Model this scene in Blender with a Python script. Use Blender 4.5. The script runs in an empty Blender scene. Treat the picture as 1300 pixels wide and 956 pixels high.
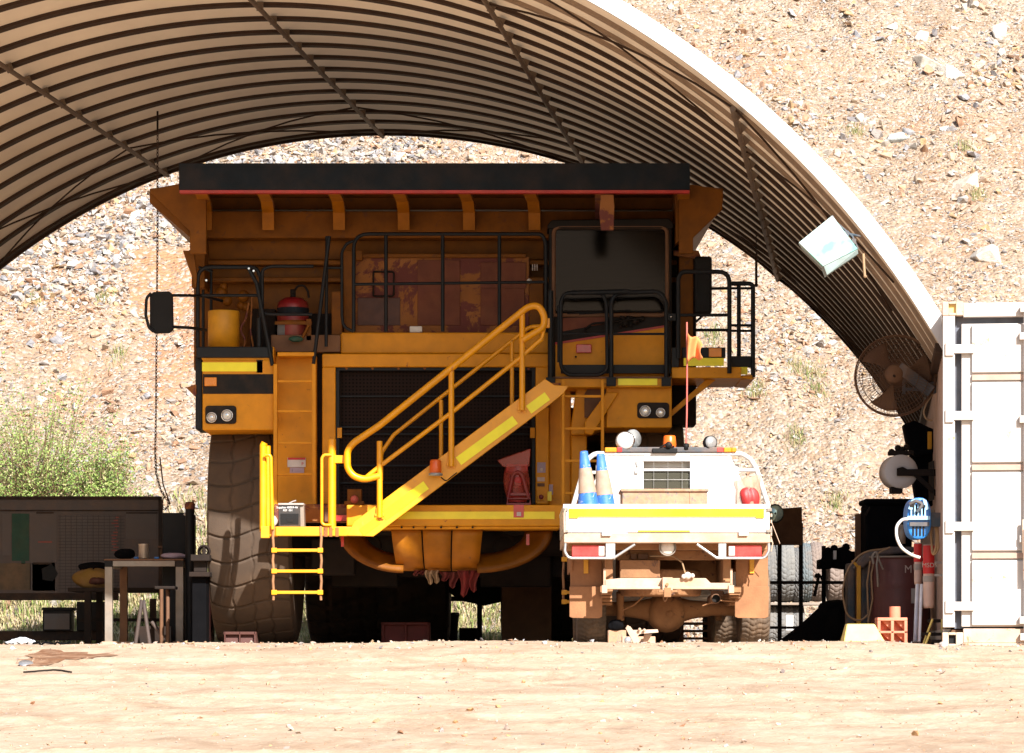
import bpy, math, random
import numpy as np
from mathutils import Vector, Matrix
rnd = random.Random(7)
rng = np.random.default_rng(11)
scene = bpy.context.scene
COL = scene.collection
F = 3900.0            # focal length in photo pixels (photo is 1300 wide), eye at the origin, looking along +Y
def wx(px, D): return (px-650.0)*D/F
def wz(py, D): return (818.0-py)*D/F
def P(px, py, D): return Vector((wx(px, D), D, wz(py, D)))

# ------------------------------------------------------------------ mesh builder
def rounded(pts, r, n=5):
    """round the inner corners of a polyline with radius r"""
    pts = [Vector(p) for p in pts]
    out = [pts[0]]
    for i in range(1, len(pts)-1):
        a, b, c = pts[i-1], pts[i], pts[i+1]
        u = (a-b); v = (c-b)
        lu, lv = u.length, v.length
        if lu < 1e-6 or lv < 1e-6: continue
        u.normalize(); v.normalize()
        ang = u.angle(v)
        if ang > 3.1 or ang < .02:
            out.append(b); continue
        t = min(r/math.tan(ang/2), lu*.48, lv*.48)
        p0 = b+u*t; p1 = b+v*t
        for k in range(n+1):
            s = k/n
            out.append(p0*(1-s)**2 + b*2*s*(1-s) + p1*s*s)
    out.append(pts[-1])
    return out

class MB:
    def __init__(s): s.v = []; s.f = []; s.sm = []
    def add(s, vs, fs, smooth=False):
        o = len(s.v); s.v += [tuple(x) for x in vs]
        s.f += [tuple(i+o for i in f) for f in fs]; s.sm += [smooth]*len(fs)
        return s
    def box(s, x0, x1, y0, y1, z0, z1, M=None):
        x0, x1 = min(x0,x1), max(x0,x1); y0, y1 = min(y0,y1), max(y0,y1); z0, z1 = min(z0,z1), max(z0,z1)
        vs = [Vector(p) for p in [(x0,y0,z0),(x1,y0,z0),(x1,y1,z0),(x0,y1,z0),(x0,y0,z1),(x1,y0,z1),(x1,y1,z1),(x0,y1,z1)]]
        if M is not None: vs = [M @ v for v in vs]
        return s.add(vs, [(0,3,2,1),(4,5,6,7),(0,1,5,4),(1,2,6,5),(2,3,7,6),(3,0,4,7)])
    def pb(s, px0, py0, px1, py1, D, dep):
        """box whose front face covers the photo rectangle at distance D, dep metres deep"""
        return s.box(wx(px0,D), wx(px1,D), D, D+dep, wz(py1,D), wz(py0,D))
    def prism(s, pts, off):
        """pts: closed polygon of world points, extruded by vector off"""
        n = len(pts); off = Vector(off); pts = [Vector(p) for p in pts]
        nrm = Vector((0,0,0))
        for i in range(n): nrm += pts[i].cross(pts[(i+1)%n])
        if nrm.dot(off) > 0: pts = pts[::-1]
        vs = pts + [p+off for p in pts]
        fs = [tuple(range(n)), tuple(range(2*n-1, n-1, -1))]
        for i in range(n):
            j = (i+1) % n
            fs.append((j, i, i+n, j+n))
        return s.add(vs, fs)
    def pp(s, poly, D, dep):
        return s.prism([P(x,y,D) for x,y in poly], (0,dep,0))
    def tube(s, pts, r, n=8, cap=True, closed=False):
        pts = [Vector(p) for p in pts]
        q = [pts[0]]
        for p in pts[1:]:
            if (p-q[-1]).length > 1e-5: q.append(p)
        pts = q; m = len(pts)
        if m < 2: return s
        rr = r if isinstance(r, (list,tuple)) else [r]*m
        if len(rr) != m: rr = [rr[0]]*m
        T = []
        for i in range(m):
            if closed: t = pts[(i+1)%m]-pts[i-1]
            else: t = pts[min(i+1,m-1)]-pts[max(i-1,0)]
            T.append(t.normalized() if t.length > 1e-9 else Vector((0,0,1)))
        a = Vector((0,0,1)) if abs(T[0].z) < .9 else Vector((1,0,0))
        N = (a-T[0]*a.dot(T[0])).normalized()
        vs = []
        for i in range(m):
            if i:
                N = N-T[i]*N.dot(T[i])
                N = N.normalized() if N.length > 1e-6 else T[i].orthogonal().normalized()
            B = T[i].cross(N)
            for k in range(n):
                c = 2*math.pi*k/n
                vs.append(pts[i]+(N*math.cos(c)+B*math.sin(c))*rr[i])
        fs = []
        for i in range(m if closed else m-1):
            i2 = (i+1) % m
            for k in range(n):
                k2 = (k+1) % n
                fs.append((i*n+k, i*n+k2, i2*n+k2, i2*n+k))
        s.add(vs, fs, True)
        if cap and not closed:
            s.add([vs[k] for k in range(n)], [tuple(range(n-1,-1,-1))])
            s.add([vs[(m-1)*n+k] for k in range(n)], [tuple(range(n))])
        return s
    def pt(s, pts, r, n=8, bend=0, closed=False):
        q = [P(*p) for p in pts]
        if bend: q = rounded(q, bend)
        return s.tube(q, r, n, closed=closed)
    def cyl(s, p0, p1, r, n=20, r1=None):
        return s.tube([p0, p1], [r, r if r1 is None else r1], n)
    def lathe(s, prof, origin, axis, n=28, smooth=True, a0=0, a1=2*math.pi):
        """prof: list of (radius, height along axis)"""
        origin = Vector(origin); A = Vector(axis).normalized(); U = A.orthogonal().normalized(); W = A.cross(U)
        full = abs(a1-a0-2*math.pi) < 1e-6
        m = len(prof); cols = n if full else n+1
        vs = []
        for k in range(cols):
            c = a0+(a1-a0)*k/n
            d = U*math.cos(c)+W*math.sin(c)
            for (r,h) in prof: vs.append(origin+A*h+d*r)
        fs = []
        for k in range(n):
            k2 = (k+1) % cols
            for i in range(m-1):
                if prof[i][0] < 1e-6 and prof[i+1][0] < 1e-6: continue
                if prof[i][0] < 1e-6: fs.append((k*m+i, k2*m+i+1, k*m+i+1)) 
                elif prof[i+1][0] < 1e-6: fs.append((k*m+i, k2*m+i, k*m+i+1))
                else: fs.append((k*m+i, k2*m+i, k2*m+i+1, k*m+i+1))
        return s.add(vs, fs, smooth)
    def ball(s, c, r, sc=(1,1,1), n=14):
        c = Vector(c); vs = []; fs = []; m = n//2
        for i in range(m+1):
            th = math.pi*i/m
            for k in range(n):
                ph = 2*math.pi*k/n
                vs.append(c+Vector((r*sc[0]*math.sin(th)*math.cos(ph), r*sc[1]*math.sin(th)*math.sin(ph), r*sc[2]*math.cos(th))))
        for i in range(m):
            for k in range(n):
                fs.append((i*n+k, (i+1)*n+k, (i+1)*n+(k+1)%n, i*n+(k+1)%n))
        return s.add(vs, fs, True)
    def grid(s, fn, nu, nv, smooth=True):
        vs = [fn(i/nu, j/nv) for j in range(nv+1) for i in range(nu+1)]
        fs = [(j*(nu+1)+i, j*(nu+1)+i+1, (j+1)*(nu+1)+i+1, (j+1)*(nu+1)+i) for j in range(nv) for i in range(nu)]
        return s.add(vs, fs, smooth)
    def build(s, name, m, parent=None, origin=None, bevel=0, solid=0, seg=2):
        if parent is not None:
            off = world_off(parent)
        else:
            off = Vector(origin) if origin is not None else base_of(s.v)
        me = bpy.data.meshes.new(name)
        me.from_pydata([(x-off[0], y-off[1], z-off[2]) for x,y,z in s.v], [], s.f)
        me.polygons.foreach_set('use_smooth', s.sm)
        me.materials.append(M[m] if isinstance(m, str) else m)
        me.update()
        o = bpy.data.objects.new(name, me); COL.objects.link(o)
        if parent is not None: o.parent = parent
        else: o.location = off
        o['_off'] = tuple(off)
        if solid:
            md = o.modifiers.new('solid','SOLIDIFY'); md.thickness = solid; md.offset = 0
        if bevel:
            md = o.modifiers.new('bevel','BEVEL'); md.width = bevel; md.segments = seg; md.limit_method = 'ANGLE'
            md.angle_limit = math.radians(40); md.harden_normals = False
        return o
def world_off(o):
    return Vector(o['_off'])
def base_of(vs):
    a = np.array(vs); 
    return Vector(((a[:,0].min()+a[:,0].max())/2, (a[:,1].min()+a[:,1].max())/2, a[:,2].min()))
def thing(name, label, cat, loc, group=None):
    o = bpy.data.objects.new(name, None); COL.objects.link(o)
    o.location = loc; o['_off'] = tuple(loc); o.empty_display_size = .2
    o['label'] = label; o['category'] = cat
    if group: o['group'] = group
    return o
def tag(o, label, cat, group=None):
    o['label'] = label; o['category'] = cat
    if group: o['group'] = group
    return o
def kind(o, k): o['kind'] = k; return o
def dup(root, loc, rz=None, label=None, group=None, scale=None):
    r = root.copy(); COL.objects.link(r); r.location = loc
    if rz is not None: r.rotation_euler = (0,0,rz)
    if scale: r.scale = scale
    if label: r['label'] = label
    if group: r['group'] = group
    for ch in list(root.children):
        c = ch.copy(); COL.objects.link(c); c.parent = r
        for g in list(ch.children):
            d = g.copy(); COL.objects.link(d); d.parent = c
    return r
def text(body, loc, size, m, parent, rot=(math.pi/2,0,0), align='CENTER', name='lettering'):
    cu = bpy.data.curves.new(name, 'FONT'); cu.body = body; cu.size = size; cu.align_x = align; cu.align_y = 'CENTER'
    cu.extrude = .0006; cu.materials.append(M[m])
    o = bpy.data.objects.new(name, cu); COL.objects.link(o)
    o.parent = parent; off = world_off(parent)
    me = bpy.data.meshes.new_from_object(o); me.name = name; bpy.data.objects.remove(o); bpy.data.curves.remove(cu)
    o = bpy.data.objects.new(name, me); COL.objects.link(o); o.parent = parent
    o.location = Vector(loc)-off; o.rotation_euler = rot; o['_off'] = tuple(off)
    return o

# ------------------------------------------------------------------ materials
M = {}
def new_mat(name):
    m = bpy.data.materials.new(name); m.use_nodes = True
    nt = m.node_tree; b = nt.nodes['Principled BSDF']
    return m, nt, b
def lin(n, nt, t, **kw):
    x = nt.nodes.new(t)
    for k,v in kw.items(): setattr(x, k, v)
    return x
def mat(name, col, rough=.6, metal=0, dirt=.25, dcol=(.42,.22,.11), dscale=3.0, var=.12, bump=.15, bscale=60, spec=.5, coat=0, wear=0, wcol=(.2,.1,.06), wscale=8):
    """painted / plain surface with uneven tone, dust and fine relief"""
    m, nt, b = new_mat(name); L = nt.links
    tc = nt.nodes.new('ShaderNodeTexCoord')
    n1 = nt.nodes.new('ShaderNodeTexNoise'); n1.inputs['Scale'].default_value = dscale; n1.inputs['Detail'].default_value = 8; n1.inputs['Roughness'].default_value = .65
    L.new(tc.outputs['Object'], n1.inputs['Vector'])
    n2 = nt.nodes.new('ShaderNodeTexNoise'); n2.inputs['Scale'].default_value = bscale; n2.inputs['Detail'].default_value = 4
    L.new(tc.outputs['Object'], n2.inputs['Vector'])
    hsv = nt.nodes.new('ShaderNodeMix'); hsv.data_type = 'RGBA'; hsv.blend_type = 'MIX'
    c2 = tuple(max(0, c*(1-var*2.2)) for c in col)
    hsv.inputs[6].default_value = (*col, 1); hsv.inputs[7].default_value = (*c2, 1)
    r0 = nt.nodes.new('ShaderNodeMapRange'); r0.inputs[1].default_value = .35; r0.inputs[2].default_value = .7
    n3 = nt.nodes.new('ShaderNodeTexNoise'); n3.inputs['Scale'].default_value = dscale*2.3; n3.inputs['Detail'].default_value = 5
    L.new(tc.outputs['Object'], n3.inputs['Vector']); L.new(n3.outputs[0], r0.inputs[0]); L.new(r0.outputs[0], hsv.inputs[0])
    out = hsv.outputs[2]
    if dirt > 0:
        r1 = nt.nodes.new('ShaderNodeMapRange'); r1.inputs[1].default_value = .42; r1.inputs[2].default_value = .72; r1.inputs[4].default_value = min(1, dirt*1.6)
        L.new(n1.outputs[0], r1.inputs[0])
        mx = nt.nodes.new('ShaderNodeMix'); mx.data_type = 'RGBA'
        L.new(r1.outputs[0], mx.inputs[0]); L.new(out, mx.inputs[6]); mx.inputs[7].default_value = (*dcol, 1)
        out = mx.outputs[2]
    if wear > 0:
        n4 = nt.nodes.new('ShaderNodeTexNoise'); n4.inputs['Scale'].default_value = wscale; n4.inputs['Detail'].default_value = 10; n4.inputs['Roughness'].default_value = .75; n4.inputs['Distortion'].default_value = .6
        L.new(tc.outputs['Object'], n4.inputs['Vector'])
        r2 = nt.nodes.new('ShaderNodeMapRange'); r2.inputs[1].default_value = .66-wear*.35; r2.inputs[2].default_value = .70-wear*.35
        L.new(n4.outputs[0], r2.inputs[0])
        mx = nt.nodes.new('ShaderNodeMix'); mx.data_type = 'RGBA'
        L.new(r2.outputs[0], mx.inputs[0]); L.new(out, mx.inputs[6]); mx.inputs[7].default_value = (*wcol, 1)
        out = mx.outputs[2]
    L.new(out, b.inputs['Base Color'])
    rr = nt.nodes.new('ShaderNodeMapRange'); rr.inputs[3].default_value = max(.04, rough-.12); rr.inputs[4].default_value = min(1, rough+.15)
    L.new(n1.outputs[0], rr.inputs[0]); L.new(rr.outputs[0], b.inputs['Roughness'])
    b.inputs['Metallic'].default_value = metal; b.inputs['Specular IOR Level'].default_value = spec
    if coat: b.inputs['Coat Weight'].default_value = coat; b.inputs['Coat Roughness'].default_value = .15
    if bump > 0:
        bp = nt.nodes.new('ShaderNodeBump'); bp.inputs['Strength'].default_value = bump; bp.inputs['Distance'].default_value = .01
        L.new(n2.outputs[0], bp.inputs['Height']); L.new(bp.outputs[0], b.inputs['Normal'])
    M[name] = m
    return m
YO = (.70,.285,.002)
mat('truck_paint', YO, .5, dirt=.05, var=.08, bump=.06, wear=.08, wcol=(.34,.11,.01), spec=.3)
mat('truck_paint_half_shaded', (.36,.125,.002), .6, dirt=.08, var=.12, bump=.1, wear=.1, wcol=(.2,.08,.02), spec=.25)  # same truck paint, part shade of ribs and sump put into the colour
mat('truck_paint_shaded', (.20,.066,.001), .6, dirt=.10, dcol=(.25,.09,.02), var=.15, bump=.1, wear=.2, wcol=(.12,.045,.012), spec=.25)  # same truck paint again, darkened to carry the shade under roof and canopy
mat('stair_paint', (.80,.345,.001), .38, dirt=.10, var=.06, bump=.05, wear=.1, wcol=(.5,.2,.05))
mat('reflective_yellow', (.95,.86,.002), .35, dirt=.0, var=.05, bump=.03)
mat('tape_yellow', (.92,.72,.004), .35, dirt=.04, var=.05, bump=.03)
mat('plate_navy', (.008,.013,.020), .6, dirt=.03, var=.1, spec=.15)
mat('band_red', (.42,.02,.02), .45, dirt=.1)
mat('black_steel', (.010,.013,.017), .5, dirt=.10, dcol=(.05,.03,.02), bump=.08, spec=.22)
mat('cab_black', (.010,.008,.007), .6, dirt=.2, dcol=(.035,.02,.014), spec=.2)
mat('panel_black', (.009,.009,.010), .6, dirt=.05, spec=.2)
mat('rust', (.29,.105,.022), .85, dirt=.35, dcol=(.36,.16,.06), dscale=2.2, wear=.45, wcol=(.13,.035,.028), wscale=2.3, bump=.3)
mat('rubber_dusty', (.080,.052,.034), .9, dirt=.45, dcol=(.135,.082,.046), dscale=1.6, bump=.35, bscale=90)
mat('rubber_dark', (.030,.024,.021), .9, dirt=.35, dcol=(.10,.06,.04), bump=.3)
mat('rubber_grey', (.15,.15,.15), .9, dirt=.3, dcol=(.30,.25,.2), bump=.25)
mat('dark_metal', (.018,.013,.011), .8, dirt=.35, dcol=(.04,.024,.017), spec=.2)
mat('brown_metal', (.13,.06,.03), .75, dirt=.5, dcol=(.20,.10,.045))
mat('dusty_metal', (.30,.145,.065), .85, dirt=.5, dcol=(.42,.22,.10), bump=.3, wear=.2, wcol=(.12,.06,.04))
mat('dusty_flap', (.30,.135,.06), .9, dirt=.4, dcol=(.42,.2,.09), bump=.2)
mat('dusty_pale', (.55,.40,.30), .8, dirt=.5, dcol=(.5,.26,.12), bump=.2)
mat('ute_white', (.66,.655,.645), .35, dirt=.16, dcol=(.6,.45,.33), var=.03, bump=.02, coat=.3)
mat('container_white', (.54,.505,.48), .55, dirt=.30, dcol=(.50,.37,.29), dscale=2, var=.05, bump=.1, wear=.12, wcol=(.42,.24,.15), wscale=5)
mat('container_side', (.46,.32,.255), .7, dirt=.3, dcol=(.55,.36,.26))
mat('container_frame', (.56,.43,.34), .6, dirt=.4, dcol=(.52,.32,.19), wear=.15, wcol=(.45,.18,.08))
mat('gasket', (.10,.12,.16), .6, dirt=.1)
mat('galv', (.55,.56,.57), .35, .7, dirt=.2, dcol=(.4,.28,.2))
mat('steel_dusty', (.27,.235,.20), .5, .2, dirt=.4, dcol=(.30,.20,.13))
mat('roof_steel', (.78,.67,.52), .5, dirt=.25, dcol=(.60,.46,.33), dscale=.8, var=.07, bump=.05, bscale=20)
mat('roof_flashing', (.66,.64,.62), .5, dirt=.08, dcol=(.6,.5,.42), var=.03, bump=.03)
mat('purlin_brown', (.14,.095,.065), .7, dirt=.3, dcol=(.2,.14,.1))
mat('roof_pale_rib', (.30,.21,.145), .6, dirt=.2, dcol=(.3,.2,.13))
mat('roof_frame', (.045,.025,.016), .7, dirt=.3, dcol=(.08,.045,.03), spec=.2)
mat('cone_blue', (.012,.16,.62), .5, dirt=.12, dcol=(.5,.45,.4), wear=.25, wcol=(.5,.5,.5), wscale=14)
mat('cone_sleeve', (.40,.30,.23), .7, dirt=.5, dcol=(.40,.22,.13), dscale=8)
mat('orange_plastic', (.80,.13,.01), .3, dirt=.08, bump=.03)
mat('amber', (.85,.28,.01), .25, dirt=.05, bump=0)
mat('red_lens', (.55,.03,.03), .2, dirt=.15, dcol=(.6,.3,.25), bump=0)
mat('clear_lens', (.72,.66,.60), .2, dirt=.2, bump=.1)
mat('red_paint', (.22,.008,.012), .4, dirt=.15)
mat('red_dull', (.075,.02,.014), .7, dirt=.3, dcol=(.09,.04,.025))
mat('red_cloth', (.12,.006,.007), .85, dirt=.15)
mat('yellow_cloth', (.20,.11,.015), .85, dirt=.3)
mat('chock_orange', (.62,.20,.115), .65, dirt=.25, dcol=(.8,.45,.3))
mat('chock_yellow', (.88,.70,.20), .6, dirt=.15, dcol=(.9,.6,.35))
mat('canister_yellow', (.72,.34,.012), .5, dirt=.1)
mat('flag_orange', (.85,.26,.08), .8, dirt=.1, var=.1)
mat('pole_pink', (.62,.13,.11), .5, dirt=.1)
mat('lamp_glass', (.75,.75,.74), .15, 0, dirt=.1, bump=.15, bscale=40)
mat('chrome', (.7,.7,.7), .15, 1, dirt=.1)
mat('lamp_grey', (.35,.37,.38), .3, .3, dirt=.1)
mat('wood_box', (.42,.24,.14), .85, dirt=.5, dcol=(.5,.30,.2), dscale=9, wear=.35, wcol=(.2,.17,.15), wscale=18)
mat('board_grey', (.075,.058,.055), .6, dirt=.1, var=.04)
mat('paper_grey', (.10,.083,.08), .7, dirt=.05, var=.03)
mat('paper_green', (.004,.06,.038), .7, dirt=.05)
mat('paper_brown', (.10,.07,.04), .7, dirt=.2)
mat('paper_red', (.26,.07,.06), .7, dirt=.1)
mat('grid_line', (.05,.042,.042), .7, dirt=0)
mat('board_frame', (.02,.013,.011), .6, dirt=.1, spec=.2)
mat('black_plastic', (.010,.010,.011), .6, dirt=.08, dcol=(.03,.02,.015), spec=.2)
mat('crate_grey', (.10,.10,.105), .6, dirt=.1)
mat('blue_plastic', (.02,.20,.60), .4, dirt=.08, bump=.02)
mat('pale_blue', (.35,.62,.85), .4, dirt=.05, bump=.02)
mat('white_plastic', (.75,.74,.73), .5, dirt=.1)
mat('paper_roll', (.66,.63,.63), .8, dirt=.1, var=.03)
mat('drum_red', (.11,.026,.024), .5, dirt=.2, dcol=(.10,.04,.03))
mat('label_grey', (.38,.35,.33), .7, dirt=.1)
mat('red_label', (.62,.015,.02), .5, dirt=.05)
mat('label_white', (.7,.68,.66), .6, dirt=.05)
mat('label_mauve', (.42,.32,.40), .6, dirt=.05)
mat('tube_clear', (.70,.50,.42), .5, dirt=.2)
mat('hose_tan', (.34,.22,.12), .6, dirt=.2)
mat('hose_white', (.75,.73,.70), .5, dirt=.1)
mat('blue_grey', (.045,.065,.085), .6, dirt=.3)
mat('brown_board', (.10,.04,.015), .8, dirt=.2)
mat('cloth_black', (.005,.005,.006), 1.0, dirt=.03, dcol=(.02,.015,.012), spec=.05)
mat('cord', (.05,.025,.018), .8, dirt=.1)
mat('tin', (.62,.52,.42), .35, .6, dirt=.2)
mat('rag_white', (.82,.83,.86), .8, dirt=.02)
mat('seat_cloth', (.05,.05,.055), .8)
mat('soil_stain', (.20,.085,.035), .95, dirt=.5, dcol=(.42,.27,.17), dscale=6)
mat('text_white', (.85,.85,.85), .6, dirt=0, bump=0)
mat('text_black', (.02,.02,.02), .6, dirt=0, bump=0)
mat('text_pale', (.60,.50,.46), .6, dirt=0, bump=0)
mat('mirror_glass', (.28,.40,.36), .08, .6, dirt=.05, bump=0)

def glass(name, tint, mixf, rough=.03, gcol=(.9,.9,.9)):
    m, nt, b = new_mat(name); L = nt.links
    tr = nt.nodes.new('ShaderNodeBsdfTransparent'); tr.inputs[0].default_value = (*tint,1)
    gl = nt.nodes.new('ShaderNodeBsdfGlossy'); gl.inputs['Roughness'].default_value = rough; gl.inputs[0].default_value = (*gcol,1)
    fr = nt.nodes.new('ShaderNodeFresnel'); fr.inputs[0].default_value = 1.5
    ad = nt.nodes.new('ShaderNodeMath'); ad.operation = 'ADD'; ad.use_clamp = True; ad.inputs[1].default_value = mixf
    mx = nt.nodes.new('ShaderNodeMixShader')
    L.new(fr.outputs[0], ad.inputs[0]); L.new(ad.outputs[0], mx.inputs[0]); L.new(tr.outputs[0], mx.inputs[1]); L.new(gl.outputs[0], mx.inputs[2])
    L.new(mx.outputs[0], nt.nodes['Material Output'].inputs[0]); nt.nodes.remove(b)
    M[name] = m
glass('glass_dark', (.24,.18,.15), .0, .14, (.34,.26,.21))
glass('glass_clear', (.42,.44,.43), .05)
def film(name, col, alpha):
    m, nt, b = new_mat(name); b.inputs['Base Color'].default_value = (*col,1); b.inputs['Roughness'].default_value = .25; b.inputs['Alpha'].default_value = alpha
    M[name] = m
film('plastic_film', (.48,.07,.045), .5)
film('plastic_bag_clear', (.50,.32,.22), .55)

# floodlight cover: pale translucent sheet with faint green smudges
m, nt, b = new_mat('light_cover'); L = nt.links
tc = nt.nodes.new('ShaderNodeTexCoord'); n = nt.nodes.new('ShaderNodeTexNoise'); n.inputs['Scale'].default_value = 6
rp = nt.nodes.new('ShaderNodeMapRange'); rp.inputs[1].default_value = .48; rp.inputs[2].default_value = .62
mx = nt.nodes.new('ShaderNodeMix'); mx.data_type = 'RGBA'; mx.inputs[6].default_value = (.44,.56,.55,1); mx.inputs[7].default_value = (.16,.50,.42,1)
L.new(tc.outputs['Object'], n.inputs['Vector']); L.new(n.outputs[0], rp.inputs[0]); L.new(rp.outputs[0], mx.inputs[0]); L.new(mx.outputs[2], b.inputs['Base Color'])
b.inputs['Roughness'].default_value = .35; M['light_cover'] = m
mat('light_case', (.30,.40,.40), .5, dirt=.1)

# perforated radiator screen
m, nt, b = new_mat('grille_mesh'); L = nt.links
tc = nt.nodes.new('ShaderNodeTexCoord'); vo = nt.nodes.new('ShaderNodeTexVoronoi'); vo.inputs['Scale'].default_value = 26; vo.inputs['Randomness'].default_value = 0
L.new(tc.outputs['Object'], vo.inputs['Vector'])
rp = nt.nodes.new('ShaderNodeMapRange'); rp.inputs[1].default_value = .30; rp.inputs[2].default_value = .42
L.new(vo.outputs['Distance'], rp.inputs[0])
mx = nt.nodes.new('ShaderNodeMix'); mx.data_type = 'RGBA'; mx.inputs[6].default_value = (.002,.002,.002,1); mx.inputs[7].default_value = (.022,.013,.011,1)
L.new(rp.outputs[0], mx.inputs[0]); L.new(mx.outputs[2], b.inputs['Base Color']); b.inputs['Roughness'].default_value = .8; b.inputs['Specular IOR Level'].default_value = .1
M['grille_mesh'] = m
nt = M['roof_steel'].node_tree; b = nt.nodes['Principled BSDF']   # thin pale lining: a little daylight soaks through it
tl = nt.nodes.new('ShaderNodeBsdfTranslucent'); tl.inputs[0].default_value = (.85,.66,.46,1); mx = nt.nodes.new('ShaderNodeMixShader'); mx.inputs[0].default_value = .085
nt.links.new(b.outputs[0], mx.inputs[1]); nt.links.new(tl.outputs[0], mx.inputs[2]); nt.links.new(mx.outputs[0], nt.nodes['Material Output'].inputs[0])
# ================================================================== SETTING
def vnoise(x, y, seed):
    """value noise on arrays, -1..1"""
    r = np.random.default_rng(seed); T = r.random((256,256))*2-1
    xi = np.floor(x).astype(int); yi = np.floor(y).astype(int); fx = x-xi; fy = y-yi
    fx = fx*fx*(3-2*fx); fy = fy*fy*(3-2*fy)
    a = T[xi%256, yi%256]; b = T[(xi+1)%256, yi%256]; c = T[xi%256, (yi+1)%256]; d = T[(xi+1)%256, (yi+1)%256]
    return (a*(1-fx)+b*fx)*(1-fy)+(c*(1-fx)+d*fx)*fy
def fbm(x, y, seed, octv=5, gain=.5):
    s = 0; a = 1; t = 0
    for i in range(octv):
        s = s+a*vnoise(x*2**i, y*2**i, seed+i); t += a; a *= gain
    return s/t
def np_mesh(name, V, Fq, m, smooth=True, tri=False):
    me = bpy.data.meshes.new(name); k = 3 if tri else 4
    me.vertices.add(len(V)); me.vertices.foreach_set('co', np.ascontiguousarray(V, dtype=np.float32).ravel())
    nf = len(Fq); me.loops.add(nf*k); me.loops.foreach_set('vertex_index', np.ascontiguousarray(Fq, dtype=np.int32).ravel())
    me.polygons.add(nf); me.polygons.foreach_set('loop_start', np.arange(0, nf*k, k, dtype=np.int32)); me.polygons.foreach_set('loop_total', np.full(nf, k, dtype=np.int32))
    me.polygons.foreach_set('use_smooth', np.full(nf, smooth)); me.update(calc_edges=True)
    if m: me.materials.append(M[m])
    o = bpy.data.objects.new(name, me); COL.objects.link(o); return o
def gridmesh(name, xs, ys, zfun, m):
    Xg, Yg = np.meshgrid(xs, ys); Zg = zfun(Xg, Yg)
    V = np.stack([Xg, Yg, Zg], -1).reshape(-1,3); nx = len(xs)
    i, j = np.meshgrid(np.arange(nx-1), np.arange(len(ys)-1)); a = (j*nx+i).ravel()
    return np_mesh(name, V, np.stack([a, a+1, a+1+nx, a+nx], -1), m)
def set_cols(o, cols):
    at = o.data.color_attributes.new('tone', 'FLOAT_COLOR', 'POINT')
    c = np.ones((len(o.data.vertices), 4), dtype=np.float32); c[:,:3] = cols
    at.data.foreach_set('color', c.ravel())

# --- ground: rises gently to a low crest in front of the shed, then a flat pad
def ground_z(x, y):
    z = np.where(y < 24.2, -0.062*(24.2-y), 0.0)
    z = z-.002*np.clip(24.2-y,0,30)**1.3
    crest = .036*np.exp(-((y-24.0)/1.1)**2)*(1+.6*fbm(x*.45, y*.3, 5, 3))
    z = z+crest
    z = z-.035*np.exp(-((x+4.3)/1.3)**2)*np.exp(-((y-24)/1.5)**2)
    z = z-.030*np.clip((x-2.9)/.5,0,1)*np.exp(-((y-24)/1.6)**2)
    for (yc_, am, w_, ph_) in ((20.9,.10,.30,.3),(22.35,.08,.30,.5),(17.2,.16,.26,1.7),(18.6,.16,.26,1.7),(15.4,.1,.3,3.0)):
        c_ = yc_+am*3*np.sin(x*.22+ph_)+.04*x; q_ = (y-c_)/w_
        z = z-.016*np.exp(-q_**4)*(1+.5*np.sign(np.sin(x*34+8*np.abs(q_)))*.5)+.012*np.exp(-(np.abs(q_)-1.25)**2/.05)
    fade = np.clip((48-y)/6, 0, 1)
    z = z+(.025*fbm(x*.6, y*.5, 21, 4)+.012*fbm(x*3.5, y*3.0, 22, 4)+.006*fbm(x*14, y*12, 25, 3))*np.clip((26.5-y)/3,0.15,1)*fade
    return z-.012
xs = np.concatenate([np.linspace(-160,-14,40), np.linspace(-13.5,-5,40), np.arange(-4.9,4.9,.024), np.linspace(5,13.5,40), np.linspace(14,160,40)])
ys = np.concatenate([np.linspace(-60,8,40), np.linspace(8.2,14,30), np.arange(14.03,25.2,.033), np.linspace(25.3,50,70)])
ground = kind(gridmesh('ground', xs, ys, ground_z, None), 'structure')

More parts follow.
